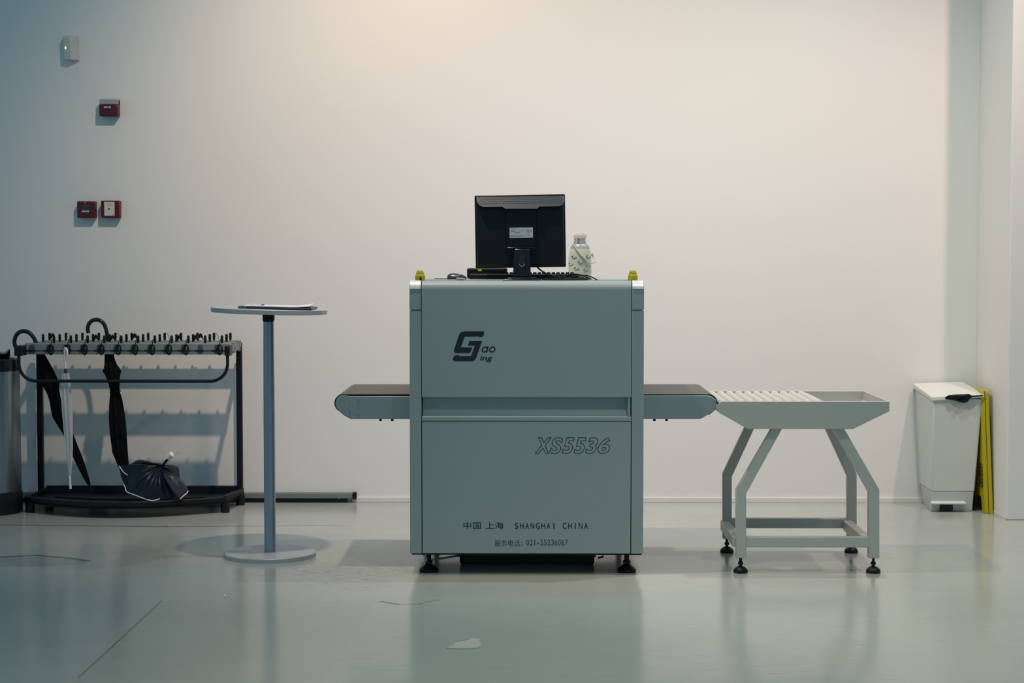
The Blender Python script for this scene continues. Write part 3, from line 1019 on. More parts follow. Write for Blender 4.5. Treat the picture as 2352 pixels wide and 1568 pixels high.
zrim = tP(1855, 921.5)[1]
zc_ = tP(1855, 985)[1]
pf = [(tP(1662, 0)[0], zrim), (tP(2053, 0)[0], zrim), (tP(2053, 0)[0], tP(0, 942.5)[1]), (tP(1969, 0)[0], zc_), (tP(1724, 0)[0], zc_), (tP(1658, 0)[0], tP(0, 947)[1]), (tP(1655, 0)[0], tP(0, 941)[1]),
      (tP(1655, 0)[0], tP(0, 929)[1]), (tP(1657.5, 0)[0], tP(0, 924)[1])]
T = 0.005
xL, xR = pf[7][0], pf[1][0]
tr = MB().prism(pf, YFt, YFt + 0.014).prism(pf, YBt - 0.014, YBt)
# bottom and sloping ends of the trough, following the same outline
low = pf[2:7]
for p, q_ in zip(low[:-1], low[1:]):
    d = (Vector(q_) - Vector(p)).normalized()
    nr = Vector((d.y, -d.x)) * T
    if nr.y < 0:
        nr = -nr
    poly = [p, q_, tuple(Vector(q_) + nr), tuple(Vector(p) + nr)]
    tr.prism(poly, YFt + 0.01, YBt - 0.01)
tr.box(xR - T, xR, YFt + 0.01, YBt - 0.01, pf[2][1], zrim)
tr.box(xL, xL + T, YFt + 0.01, YBt - 0.01, pf[6][1], pf[7][1])
xe = tP(1905, 0)[0]
obj('tray', tr, M['body2'], tb, 0.0018)
inl = MB().prism([(xe + 0.002, zrim - 0.075), (tP(2006, 0)[0], zrim - 0.075), (tP(2006, 0)[0], zrim - 0.072), (xe + 0.002, zrim - 0.072)], YFt + 0.016, YBt - 0.016)
obj('bin_floor', inl, M['body2'], tb)
obj('divider', MB().box(xe + 0.001, xe + 0.006, YFt + 0.015, YBt - 0.015, zrim - 0.075, zrim - 0.006), M['body2'], tb, 0.001)
for i in range(11):
    c = tP(1671.5 + 22.25 * i, 0)[0]
    r = 0.0181
    zc2 = zrim - r + 0.001
    ro = obj('roller', MB().lathe([(0.0, 0.0), (r, 0.0), (r, YBt - YFt - 0.034), (0.0, YBt - YFt - 0.034)], c, YFt + 0.017, 24, 'y', zc2), M['roller'], tb)
c = tP(1648.5, 0)[0]
obj('edge_roller', MB().lathe([(0.0, 0.0), (0.005, 0.0), (0.005, YBt - YFt - 0.06), (0.0, YBt - YFt - 0.06)], xL + 0.004, YFt + 0.03, 18, 'y', zrim - 0.012), M['black'], tb)


def strip(pts2, Y, d):
    return MB().prism(pts2, Y, Y + d)


LF, LB = 7.345, 7.842
for left in (True, False):
    for front in (True, False):
        if front:
            Y = LF
            L = [(1691, 1290), (1691, 1125), (1773, 986), (1797, 986), (1714, 1133), (1714, 1290)] if left else [(2020, 1290), (2020, 1124), (1939, 986), (1913, 986), (1996, 1131), (1996, 1290)]
        else:
            Y = LB
            L = [(1660.5, 1245), (1660.5, 1089), (1722, 984), (1744, 984), (1681, 1095), (1681, 1245)] if left else [(1968, 1245), (1968, 1087), (1907, 984), (1884, 984), (1946.5, 1093), (1946.5, 1245)]
        poly = [tP(x, y, Y) for x, y in L]
        poly = [(x, max(z, 0.062) if z < 0.2 else min(z, zc_ - 0.0005) if z > 0.58 else z) for x, z in poly]
        poly[2] = (poly[2][0], zc_ - 0.0005)
        poly[3] = (poly[3][0], zc_ - 0.0005)
        leg = obj('leg', strip(poly, Y, 0.040), M['body2'], tb, 0.003)
        mid = (poly[0][0] + poly[5][0]) / 2
        f = obj('levelling_foot', MB().lathe([(0.0285, 0.0), (0.030, 0.004), (0.030, 0.009), (0.026, 0.016), (0.016, 0.024), (0.010, 0.027), (0.0, 0.027)], mid, Y + 0.02, 28), M['black'], leg)
        obj('spindle', MB().lathe([(0.006, 0.026), (0.006, 0.032), (0.0105, 0.034), (0.0105, 0.044), (0.006, 0.046), (0.006, poly[0][1])], mid, Y + 0.02, 14), M['black_metal'], leg)
for Y, xa2, xb2, p0, p1 in ((LF, 1712, 1998, 1233.5, 1257), (LB, 1679, 1948.5, 1191, 1213)):
    a, b = tP(xa2, p1, Y), tP(xb2, p0, Y)
    obj('stretcher', MB().box(a[0], b[0], Y + 0.002, Y + 0.038, a[1], b[1]), M['body2'], tb, 0.003)
zs0, zs1 = tP(0, 1257, LF)[1], tP(0, 1233.5, LF)[1]
for px0, px1 in ((1691, 1714), (1996, 2020)):
    a, b = tP(px0, 0, LF)[0], tP(px1, 0, LF)[0]
    obj('stretcher', MB().box(a + 0.002, b - 0.002, LF + 0.038, LB + 0.002, zs0, zs1), M['body2'], tb, 0.003)

# ------------------------------------------------------------------ round standing table
tc_ = ground(621, 1278)
tcx, tcy = at(620.5, 1272, 7.75).x, 7.75
rt = thing('standing_table', 'tall round grey bistro table on a single pole left of the scanner', 'table', (tcx, tcy, 0))
zt_ = at(619, 707.5, tcy).z
rT = (at(751, 712, tcy).x - at(486, 712, tcy).x) / 2
pvt = (tcx, tcy, zt_)
ttl = 1.55
obj('table_top', MB().lathe([(rT - 0.003, -0.020), (rT, -0.018), (rT, -0.002), (rT - 0.002, 0.0), (0.0, 0.0)], at(618.5, 707, tcy).x, tcy, 72, cz=zt_).rot(pvt, 'Y', ttl), M['table_top'], rt)
rB_ = (at(726, 1280, tcy).x - at(516, 1280, tcy).x) / 2
obj('base_disc', MB().lathe([(rB_, 0.0), (rB_, 0.017), (rB_ - 0.003, 0.020), (0.03, 0.022), (0.0, 0.022)], tcx, tcy, 72), M['table_top'], rt)
rp = (at(633.5, 900, tcy).x - at(608.5, 900, tcy).x) / 2
obj('pole', MB().lathe([(rp + 0.0012, 0.022), (rp + 0.0012, 0.6), (rp - 0.0008, zt_ - 0.058)], tcx, tcy, 36), M['table_pole'], rt)
obj('collar', MB().lathe([(rp - 0.003, zt_ - 0.062), (rp + 0.0005, zt_ - 0.055), (rp + 0.0025, zt_ - 0.048), (rp + 0.0025, zt_ - 0.019)], tcx, tcy, 36), M['black'], rt)

fx0, fx1 = at(546, 705, 7.62).x, at(716, 705, 7.62).x


def tilt(mb):
    return mb.rot(pvt, 'Y', ttl)


fo = thing('folder', 'navy folder with a green spine corner lying on the round table', 'folder', ((fx0 + fx1) / 2, 7.72, zt_))
obj('folder_cover', tilt(MB().box(fx0 + 0.008, fx1, 7.60, 7.83, zt_ + 0.0005, zt_ + 0.010)), M['navy'], fo, 0.0015)
note(obj('spine_corner', tilt(MB().box(fx0 + 0.006, fx0 + 0.040, 7.598, 7.66, zt_ + 0.0003, zt_ + 0.0105)), M['green'], fo, 0.001), 'green spine corner')
obj('spiral', tilt(MB().tube([(fx0 + 0.004 + 0.004 * cos(i * 0.9), 7.60 + i * 0.002, zt_ + 0.006 + 0.004 * sin(i * 0.9)) for i in range(110)], 0.0008, 6)), M['chrome'], fo)
# a stack of loose sheets whose right corner curls up
pa_ = MB()
nx, ny = 24, 10
X0, X1 = fx0 + 0.02, fx1 - 0.012
grid = []
for j in range(ny + 1):
    for i in range(nx + 1):
        u, v = i / nx, j / ny
        z = zt_ + 0.0125 + 0.022 * max(0.0, u - 0.72) ** 1.6 * 4.5 * (0.35 + 0.65 * v)
        grid.append((X0 + (X1 - X0) * u, 7.605 + 0.21 * v, z))
N1 = len(grid)
fcs = [(j * (nx + 1) + i, j * (nx + 1) + i + 1, (j + 1) * (nx + 1) + i + 1, (j + 1) * (nx + 1) + i) for j in range(ny) for i in range(nx)]
bot = [(x, y, zt_ + 0.0106) for x, y, z in grid]
fall = fcs + [tuple(N1 + k for k in f[::-1]) for f in fcs]
rim = [i for i in range(nx + 1)] + [j * (nx + 1) + nx for j in range(1, ny + 1)] + [ny * (nx + 1) + i for i in range(nx - 1, -1, -1)] + [j * (nx + 1) for j in range(ny - 1, 0, -1)]
bot = [(x, y, z - 0.0016) for x, y, z in grid]
fall += [(rim[k], N1 + rim[k], N1 + rim[(k + 1) % len(rim)], rim[(k + 1) % len(rim)]) for k in range(len(rim))]
pa_.add(grid + bot, fall)
tag(obj('paper_sheets', tilt(pa_), M['paper']), 'white paper sheets with a curled corner on top of the navy folder', 'paper')
pn = thing('pen', 'slim pale pen with a dark tip lying on the paper sheets', 'pen', (at(600, 694, 7.68).x, 7.68, zt_ + 0.013))
pp = at(590, 694, 7.68)
obj('pen_barrel', tilt(MB().tube([(pp.x - 0.03, 7.68, zt_ + 0.0160), (pp.x + 0.020, 7.68, zt_ + 0.0160)], 0.0030, 10)), M['white_plastic'], pn)
obj('pen_tip', tilt(MB().tube([(pp.x + 0.020, 7.68, zt_ + 0.0160), (pp.x + 0.027, 7.68, zt_ + 0.0160), (pp.x + 0.033, 7.68, zt_ + 0.0160)], [0.0030, 0.0026, 0.0008], 10)), M['ink'], pn)

# ------------------------------------------------------------------ white pedal bin
def vq(px, py, Y):
    return at(px, py, Y)


bn = thing('pedal_bin', 'tall white pedal bin with a black bag lip in the right corner', 'trash bin', (at(2180, 1165, 9.2).x, 9.25, 0))
YFb, YBb = 9.10, 9.425


def bP(px, py, Y=YFb):
    return at(px, py, Y)


fl_t, fr_t = bP(2144, 919), bP(2257, 913)
fl_b, fr_b = bP(2143, 1130), bP(2241, 1130)
zl_ = (fl_t.z + fr_t.z) / 2
blx_t, brx_t = at(2101, 890, YBb).x, at(2216, 890, YBb).x
blx_b, brx_b = at(2112, 1130, YBb).x, at(2206, 1130, YBb).x
zb_ = fl_b.z
bodyq = MB().hexa([(fl_b.x, YFb + 0.02, zb_), (fr_b.x, YFb + 0.02, zb_), (brx_b, YBb, zb_), (blx_b, YBb, zb_)],
                  [(fl_t.x, YFb, zl_), (fr_t.x, YFb, zl_), (brx_t, YBb, zl_ + 0.035), (blx_t, YBb, zl_ + 0.035)])
obj('bin_body', bodyq, M['bin_body'], bn, 0.006)
z2 = zb_ - 0.0005
base = MB().hexa([(fl_b.x - 0.002, YFb + 0.03, 0.0), (bP(2237, 1130).x, YFb + 0.03, 0.0), (brx_b - 0.004, YBb - 0.03, 0.0), (blx_b + 0.015, YBb - 0.03, 0.0)],
                 [(fl_b.x + 0.001, YFb + 0.022, z2), (fr_b.x - 0.004, YFb + 0.022, z2), (brx_b, YBb - 0.004, z2), (blx_b + 0.002, YBb - 0.004, z2)])
obj('bin_base', base, M['bin_grey'], bn, 0.003)
pz = bP(0, 1152.5).z
pe = MB().box(bP(2153, 0).x, bP(2233, 0).x, YFb - 0.012, YFb + 0.03, pz - 0.006, pz + 0.006)
obj('foot_pedal', pe, M['bin_white'], bn, 0.004)
obj('pedal_slot', MB().box(bP(2175, 0).x, bP(2205, 0).x, YFb + 0.022, YFb + 0.034, 0.002, pz - 0.008), M['gap'], bn)
lidq = MB().hexa([vq(2141, 921, YFb - 0.01), vq(2261.5, 913, YFb - 0.01), at(2213, 888, YBb), at(2097, 892, YBb)],
                 [vq(2140, 911, YFb - 0.01), vq(2261, 904.5, YFb - 0.01), at(2211, 876, YBb), at(2096, 880, YBb)])
li = obj('bin_lid', lidq, M['bin_white'], bn, 0.004)
obj('hinge_column', MB().hexa([at(2109, 1120, YBb - 0.006), at(2119, 1120, YBb - 0.006), at(2119, 1120, YBb + 0.012), at(2109, 1120, YBb + 0.012)],
                              [at(2095.5, 893, YBb - 0.006), at(2108, 893, YBb - 0.006), at(2108, 893, YBb + 0.012), at(2095.5, 893, YBb + 0.012)]), M['bin_grey'], bn, 0.002)
# black liner bag hanging out under the lid
ol = [(2171, 911.5), (2180, 907), (2194, 905.5), (2212, 905), (2226, 904.5), (2233, 908.5), (2258, 906.5), (2258, 909), (2234, 911.5), (2228, 915), (2222, 923), (2215, 925), (2203, 923), (2193, 919), (2172, 917)]
bgm = MB()
n_o = len(ol)
fr_ = [at(x, y, YFb - 0.017 - 0.006 * sin(i * 1.7)) for i, (x, y) in enumerate(ol)]
bk_ = [at(x, y, YFb - 0.002) for x, y in ol]
cxm = sum(p[0] for p in ol) / n_o
ins = [at((x - 2205) * 0.6 + 2205, (y - 913) * 0.55 + 913.5, YFb - 0.028 - 0.005 * sin(i * 2.3)) for i, (x, y) in enumerate(ol)]
bgm.loft([bk_, fr_, ins])
tag(obj('trash_bag', bgm, M['bag'], smooth=50), 'black plastic bag lip hanging out under the white bin lid', 'trash bag')

# ------------------------------------------------------------------ folded yellow floor sign
sg = thing('floor_sign', 'folded yellow wet floor sign wedged between white bin and wall end', 'floor sign', (pc.x - 0.03, 9.2, 0))
ysf, ysb = ground(2283, 1179).y, WY - 0.03
gx = pc.x - 0.004
zt1 = at(2268, 897, 9.1).z


def sign_panel(xb0, xb1, xt0, xt1, notch):
    """one leaf of the sign: outline in the Y-Z plane with cut-out between its feet"""
    yb, ye = ysf, ysb
    W_ = ye - yb
    out = [(yb, 0.0), (yb + 0.055, 0.0), (yb + 0.075, 0.075), (ye - 0.075, 0.075), (ye - 0.055, 0.0), (ye, 0.0), (ye - 0.05, zt1 - 0.01), (ye - 0.06, zt1), (yb + 0.06, zt1), (yb + 0.05, zt1 - 0.01)]
    a = [(xb0 + (xt0 - xb0) * z / zt1, y, z) for y, z in out]
    b = [(xb1 + (xt1 - xb1) * z / zt1, y, z) for y, z in out]
    n = len(out)
    m = MB()
    m.add(a + b, [tuple(range(n)), tuple(range(2 * n - 1, n - 1, -1))] + [(i, (i + 1) % n, n + (i + 1) % n, n + i) for i in range(n)])
    return m


obj('sign_leaf', sign_panel(gx - 0.022, gx - 0.002, gx - 0.038, gx - 0.020, 1), M['sign_yellow'], sg, 0.002)
lf = obj('sign_leaf', sign_panel(gx - 0.044, gx - 0.024, gx - 0.060, gx - 0.041, 1), M['sign_yellow'], sg, 0.002)
xs_ = lambda z: gx - 0.044 - 0.016 * z / zt1 - 0.0012


def face(y, z, off=0.0):
    return (xs_(z) - off, y, z)


yc = (ysf + ysb) / 2
tri = [(yc - 0.085, 0.255), (yc + 0.085, 0.255), (yc, 0.43)]
rl = MB()
rl.tube([face(y, z, 0.0004) for y, z in tri], 0.004, 6, closed=True)
obj('warning_triangle', rl, M['red_line'], lf)
vs, fs, es = glyphs('caution', 0.2, 0.02)
vs = fit(vs, 0.10, 0.235, 0, 0.045)
t = MB()
t.add([face(ysf + 0.030 + v[1] * 1.9, 0.105 + (v[0] - 0.10) * 0.9 + 0.02, 0.0006) for v in vs], fs)
obj('sign_lettering', t, M['ink'], lf, smooth=0)
pcg = MB()
pcg.prism([(yc - 0.012, 0.27), (yc + 0.02, 0.275), (yc + 0.006, 0.32), (yc + 0.03, 0.35), (yc + 0.008, 0.385), (yc - 0.012, 0.36), (yc - 0.02, 0.32)], xs_(0.33) - 0.0008, xs_(0.33) + 0.001, 'x')
obj('pictogram', pcg, M['ink'], lf)

# ------------------------------------------------------------------ devices on the wall
def device(px0, px1, py0, py1, d):
    a, b = at(px0, py1, WY - d), at(px1, py0, WY - d)
    return a.x, b.x, a.z, b.z


x0, x1, z0, z1 = device(142.5, 176, 80.5, 138, 0.055)
pd = thing('motion_detector', 'grey white motion detector with a lit green dot, high on the left wall', 'motion detector', ((x0 + x1) / 2, WY, z0))
w = x1 - x0
prof = [(x0 + w * 0.30, WY), (x0 + w * 1.02, WY), (x1, WY - 0.012), (x0 + w * 0.62, WY - 0.058), (x0 + w * 0.10, WY - 0.048), (x0 + w * 0.05, WY - 0.03)]
k = 0.9
bp_ = [[(x, y, z0 + 0.002) for x, y in prof], [(x - 0.004, y, z1 - 0.018) for x, y in prof], [(x - 0.002, WY - (WY - y) * 0.75, z1) for x, y in prof]]
obj('detector_shell', MB().loft(bp_), M['pir'], pd, 0.004)
lx = at(150.5, 110, WY - 0.05)
led = obj('indicator_light', MB().box(lx.x - 0.0028, lx.x + 0.0028, WY - 0.0555, WY - 0.045, lx.z - 0.0055, lx.z + 0.0055), M['led'], pd, 0.001)
note(led, 'glowing yellow green dot')

x0, x1, z0, z1 = device(227.5, 270, 227, 266.5, 0.062)
sb = thing('strobe_alarm', 'dark red fire alarm strobe with a clear lens on top, left wall', 'fire alarm', ((x0 + x1) / 2, WY, z0))
zm = at(0, 240, WY - 0.06).z
obj('alarm_body', MB().box(x0, x1, WY - 0.062, WY, z0, zm).box(x0 + 0.002, x1, WY - 0.018, WY, zm - 0.001, z1), M['red'], sb, 0.006, seg=3)
obj('strobe_lens', MB().box(x0 + 0.001, x1 - 0.004, WY - 0.060, WY - 0.017, zm + 0.0004, z1), M['glass'], sb, 0.005, seg=3)
ff = MB()
for px in (239.5, 242.5, 245.2, 248, 251.5, 253.5):
    p = at(px, 246, WY - 0.0626)
    ff.box(p.x - 0.0021, p.x + 0.0020, WY - 0.0630, WY - 0.0619, p.z - 0.0042, p.z + 0.0042)
obj('faded_lettering', ff, M['label'], sb)

x0, x1, z0, z1 = device(177, 218, 462, 500, 0.05)
cpn = thing('call_point', 'dark red fire call point with a grey glass pane, left of the pair', 'fire alarm button', ((x0 + x1) / 2, WY, z0))
obj('call_body', MB().box(x0, x1, WY - 0.05, WY, z0, z1), M['red'], cpn, 0.005, seg=3)
a, b = at(188, 488, WY - 0.05), at(204.5, 470, WY - 0.05)
gp = obj('glass_pane', MB().box(a.x, b.x, WY - 0.0515, WY - 0.048, a.z, b.z), M['mouse'], cpn, 0.001)
obj('pane_band', MB().box(a.x, b.x, WY - 0.0522, WY - 0.0514, a.z + 0.002, a.z + 0.010), M['bin_grey'], gp)
p = at(195.5, 465.5, WY - 0.05)
obj('indicator_light', MB().lathe([(0.003, 0.0), (0.003, -0.001), (0.0, -0.0015)], p.x, WY - 0.0499, 14, 'y', p.z), M['cream'], cpn)
p = at(208, 493, WY - 0.05)
obj('emblem', MB().lathe([(0.0045, 0.0), (0.0045, -0.0008), (0.0, -0.0008)], p.x, WY - 0.0499, 16, 'y', p.z), M['ink_violet'], cpn)

x0, x1, z0, z1 = device(232, 274, 460.5, 500, 0.05)
hb2 = thing('hydrant_button', 'dark red wall box with a cream plate, right of the pair', 'fire alarm button', ((x0 + x1) / 2, WY, z0))
obj('button_body', MB().box(x0, x1, WY - 0.05, WY, z0, z1), M['red'], hb2, 0.004, seg=3)
a, b = at(239.5, 495.5, WY - 0.05), at(263, 463.5, WY - 0.05)
pt = obj('cream_plate', MB().box(a.x, b.x, WY - 0.0525, WY - 0.049, a.z, b.z), M['cream'], hb2, 0.0012)
note(pt, 'cream instruction plate')
p = at(250.5, 479.5, WY - 0.0525)
obj('push_button', MB().lathe([(0.0042, 0.0), (0.0042, -0.0015), (0.0, -0.002)], p.x, WY - 0.0524, 16, 'y', p.z), M['ink'], pt)
ln = MB()
for py, a0, a1, hh in ((468.5, 245, 257.5, 0.0011), (471.8, 245, 257, 0.0007), (490.5, 249, 251.5, 0.0012), (493.3, 257, 261.5, 0.0011)):
    p, q_ = at(a0, py, WY - 0.0525), at(a1, py, WY - 0.0525)
    obj('plate_print', MB().box(p.x, q_.x, WY - 0.0530, WY - 0.0524, p.z - hh, p.z + hh), M['ink_soft'], pt)

# ------------------------------------------------------------------ umbrella rack
RX0, RX1 = -2.505, -1.478
RYF, RYB = 9.0, 9.335
ZR = 0.858
rk = thing('umbrella_rack', 'black umbrella rack with three grey locking bars and a tray, against the left wall', 'umbrella stand', ((RX0 + RX1) / 2, 9.15, 0))
rows = (RYF, 9.15, 9.31)
post_x = (at(91, 950, RYB).x, at(549.5, 950, RYB).x)
for x in post_x:
    obj('post', MB().box(x - 0.0145, x + 0.0145, RYB - 0.002, RYB + 0.028, 0.05, ZR - 0.012), M['black_metal'], rk, 0.003)
PIT = at(162 + 38.5, 800, RYF).x - at(162, 800, RYF).x
kx = [at(124, 780, RYF).x + PIT * (i - 1) for i in range(13)]
zb0 = at(300, 813.5, RYF).z
for r, yr in enumerate(rows):
    bar = MB().box(RX0, RX1, yr - 0.022, yr + 0.022, zb0 + 0.020, ZR).box(RX0 + 0.003, RX1 - 0.003, yr - 0.016, yr + 0.020, zb0, zb0 + 0.022)
    bo = obj('locking_bar', bar, M['rack_bar'], rk, 0.003)
    if r == 0:
        for i, x in enumerate(kx):
            if x < RX0 + 0.02 or x > RX1 - 0.02:
                continue
            u = MB().prism([(x - 0.030, zb0 + 0.012), (x - 0.006, zb0 + 0.012), (x - 0.006, zb0 + 0.044), (x - 0.011, zb0 + 0.050), (x - 0.025, zb0 + 0.050), (x - 0.030, zb0 + 0.044)], yr - 0.031, yr - 0.021)
            sl = obj('clip', u, M['rack_slot'], bo, 0.002)
            obj('clip_lever', MB().box(x - 0.045, x - 0.002, yr - 0.036, yr - 0.0305, zb0 + 0.016, zb0 + 0.023), M['black'], sl, 0.001)
# side brackets tying the bars to the posts
for x in (RX0 + 0.012, RX1 - 0.012):
    obj('side_bracket', MB().box(x - 0.008, x + 0.008, RYF - 0.01, RYB + 0.026, zb0 + 0.008, ZR - 0.014), M['rack_bar'], rk, 0.002)
# bent guard tube in front, with its two clamps
YG = 8.915
g0, g1 = at(43, 800, YG).x, at(522.5, 800, YG).x
zg = at(300, 875, YG).z
zc3 = at(300, 806, YG).z
R_ = 0.085
gp_ = [(g0, YG, zc3), (g0, YG, zg + R_)] + [(g0 + R_ - R_ * cos(radians(a)), YG, zg + R_ - R_ * sin(radians(a))) for a in range(10, 90, 10)] + [(g0 + R_, YG, zg), (g1 - R_, YG, zg)]
gp_ += [(g1 - R_ + R_ * sin(radians(a)), YG, zg + R_ - R_ * cos(radians(a))) for a in range(10, 90, 10)] + [(g1, YG, zg + R_), (g1, YG, zc3)]
obj('guard_tube', MB().tube(gp_, 0.0082, 12), M['black_metal'], rk)
for x, hw in ((g0, 0.020), (g1, 0.013)):
    obj('tube_clamp', MB().box(x - hw, x + hw, YG - 0.014, RYF - 0.010, zc3 - 0.024, zc3 + 0.026), M['black'], rk, 0.004)
# tray with bowed front
ztr = at(516, 1141, 9.04).z
cxr = (RX0 + RX1) / 2 - 0.01


def bow(f, inset, n=20):
    """front edge from left to right, bulging towards the room"""
    xa3, xb3 = RX0 - 0.03 + inset, RX1 - 0.035 - inset
    return [(xa3 + (xb3 - xa3) * i / n, 9.045 - f * sin(pi * i / n) + inset) for i in range(n + 1)]


fe = bow(0.21, 0.0)
fi = bow(0.20, 0.02)
poly = fe + [(RX1 + 0.004, RYB + 0.03), (RX0 - 0.01, RYB + 0.03)]
obj('tray_floor', MB().prism(poly, 0.050, 0.060, 'z'), M['black_metal'], rk)
obj('tray_rim', MB().prism(fe + fi[::-1], 0.048, ztr, 'z').prism([fe[-1], (RX1 + 0.004, RYB + 0.03), (RX1 - 0.016, RYB + 0.03), fi[-1]], 0.048, ztr + 0.004, 'z')
    .prism([fe[0], fi[0], (RX0 + 0.01, RYB + 0.03), (RX0 - 0.01, RYB + 0.03)], 0.048, ztr + 0.004, 'z').box(RX0, RX1, RYB + 0.008, RYB + 0.03, 0.048, 0.098), M['black_metal'], rk, 0.003)
for k_ in range(3):
    e = bow(0.20 * (1 - 0.25 * k_), 0.035 + 0.045 * k_)
    obj('tray_ridge', MB().tube([(x, y, 0.064) for x, y in e], 0.004, 8), M['black_metal'], rk)
for x, y in ((RX0 - 0.005, 9.06), (RX1 - 0.045, 9.06), (RX0 + 0.02, 9.33), (RX1 - 0.01, 9.33)):
    obj('tray_foot', MB().lathe([(0.020, 0.0), (0.023, 0.004), (0.023, 0.05), (0.0, 0.05)], x, y, 20), M['black'], rk)


# keys in the locks: upright tag, every front one with a wrist coil hanging in front
def make_key(name, label, group, coil):
    k = thing(name, label, 'key', (0, 0, 0), group)
    tg = MB().box(-0.0055, 0.0055, -0.004, 0.004, 0.0, 0.010)
    tg.lathe([(0.006, 0.010), (0.0075, 0.016), (0.0065, 0.026), (0.0075, 0.032), (0.005, 0.0385), (0.0, 0.040)], 0, 0, 12)
    obj('key_head', tg, M['black'], k, 0.0008)
    if coil == 1:
        pts = [(-0.006 + 0.0125 * sin(a) * (1 if True else 0), -0.040 - 0.004 * cos(a * 7), -0.030 - 0.024 * cos(a)) for a in [2 * pi * i / 48 for i in range(48)]]
        obj('wrist_coil', MB().tube(pts, 0.0042, 8, closed=True), M['black'], k)
        obj('key_chain', MB().tube(smooth_path([(0, -0.004, 0.022), (-0.004, -0.026, 0.018), (-0.006, -0.038, -0.008)], 5), 0.0022, 6), M['black'], k)
    elif coil == 2:
        pts = smooth_path([(0.003, 0, 0.034), (0.013, -0.004, 0.034), (0.022, -0.006, 0.022), (0.025, -0.006, 0.004)], 6)
        obj('key_chain', MB().tube(pts, 0.0011, 6), M['black'], k)
    elif coil == 3:
        pts = [(0.006 + 0.020 * i / 40 + 0.004 * sin(i * 1.3), -0.006 + 0.006 * cos(i * 1.3), 0.010 + 0.020 * sin(pi * i / 40) + 0.005 * sin(i * 0.9)) for i in range(41)]
        obj('wrist_coil', MB().tube(pts, 0.0032, 6), M['black'], k)
    return k


GK = 'lock keys on the umbrella rack'
LF_ = 'small black lock key with its wrist coil hanging from the rack\'s front bar'
LM_ = 'small black upright lock key on the rack\'s middle bar'
LR_ = 'small black upright lock key on the rack\'s rear bar'
protos = {}
for r, yr in enumerate(rows):
    offs = (0.0, at(138, 780, rows[1]).x - at(124, 780, RYF).x, at(152, 775, rows[2]).x - at(124, 780, RYF).x)[r]
    for i in range(11 if r == 0 else 12):
        x = at(124, 780, RYF).x + PIT * i + offs - (PIT if r == 1 else 0) * 1.0
        x = at((124, 99, 114)[r] + (38.6, 38.3, 37.75)[r] * i, 780, yr).x
        kind = 1 if r == 0 else (2 if (r == 2 and i % 3 == 1) else 3 if (i * 7 + r * 3) % 5 in (1, 4) else 0)
        if r == 0 and i == 9:
            kind = 0
        lab = (LF_, LM_, LR_)[r]
        if kind == 0 and r == 0:
            lab = 'small black lock key without a coil on the rack\'s front bar'
        elif kind == 3:
            lab = ('', 'small black key with its coil heaped beside it on the rack\'s middle bar', 'small black key with its coil heaped beside it on the rack\'s rear bar')[r]
        elif kind == 2:
            lab = 'small black key with a thin arched chain on the rack\'s rear bar'
        loc = (x, yr, ZR + 0.0002)
        key = kind
        if key not in protos:
            k = make_key('lock_key', lab, GK, kind)
            k.location = loc
            protos[key] = k
        else:
            k = copy_tree(protos[key], loc, lab, GK)
        k['label'] = lab


# ------------------------------------------------------------------ umbrellas
def furled(stations, seg=48, flutes=8, depth=0.16, twist=0.0, flat=0.8):
    """closed canopy: stations are (px, py, half width px, Y)"""
    rings = []
    n = len(stations)
    for i, (px, py, hw, Y) in enumerate(stations):
        c = at(px, py, Y)
        r = hw * Y / F
        ring = []
        for k in range(seg):
            a = 2 * pi * k / seg
            rr = r * (1 - depth + depth * cos(flutes * a + twist * i / n))
            ring.append((c.x + rr * cos(a), c.y + rr * flat * sin(a), c.z))
        rings.append(ring)
    return MB().loft(rings)


def hook(pts, r, Y, ends=None):
    return MB().tube(smooth_path([at(x, y, Y) for x, y in pts], 6), r, 12)


# dark long umbrella on the left, leaning
UA = 9.075
ua = thing('crook_umbrella', 'long black crook umbrella leaning across the rack\'s left end', 'umbrella', at(207, 1122, UA))
obj('crook_handle', MB().tube(smooth_path([at(36, 797, UA), at(33, 785, UA), at(37, 770, UA), at(47, 761.5, UA), at(58, 760.5, UA), at(68, 764.5, UA), at(75, 772, UA), at(80, 780, UA), at(88, 800, UA), at(94, 815, UA)], 5), 0.0105, 12), M['black_gloss'], ua)
st_ = [(94, 812, 8, UA), (97, 822, 11, UA), (104, 845, 17, UA), (110, 868, 22, UA), (114, 878, 23, UA), (118, 890, 18, UA), (123, 905, 15.5, UA), (127, 920, 14.5, UA), (131, 940, 15, UA), (136, 958, 16, UA), (145, 975, 15, UA),
       (155, 993, 13, UA), (166, 1020, 12, UA), (178, 1048, 11.5, UA), (189, 1075, 9.5, UA), (199, 1100, 6.5, UA), (204.5, 1112, 4, UA)]
obj('furled_canopy', furled(st_, twist=2.0), M['black_cloth'], ua, smooth=60)
obj('ferrule', MB().tube([at(204, 1110, UA), at(209, 1127, UA), at(212, 1135, UA)], [0.006, 0.005, 0.0035], 10), M['black_metal'], ua)
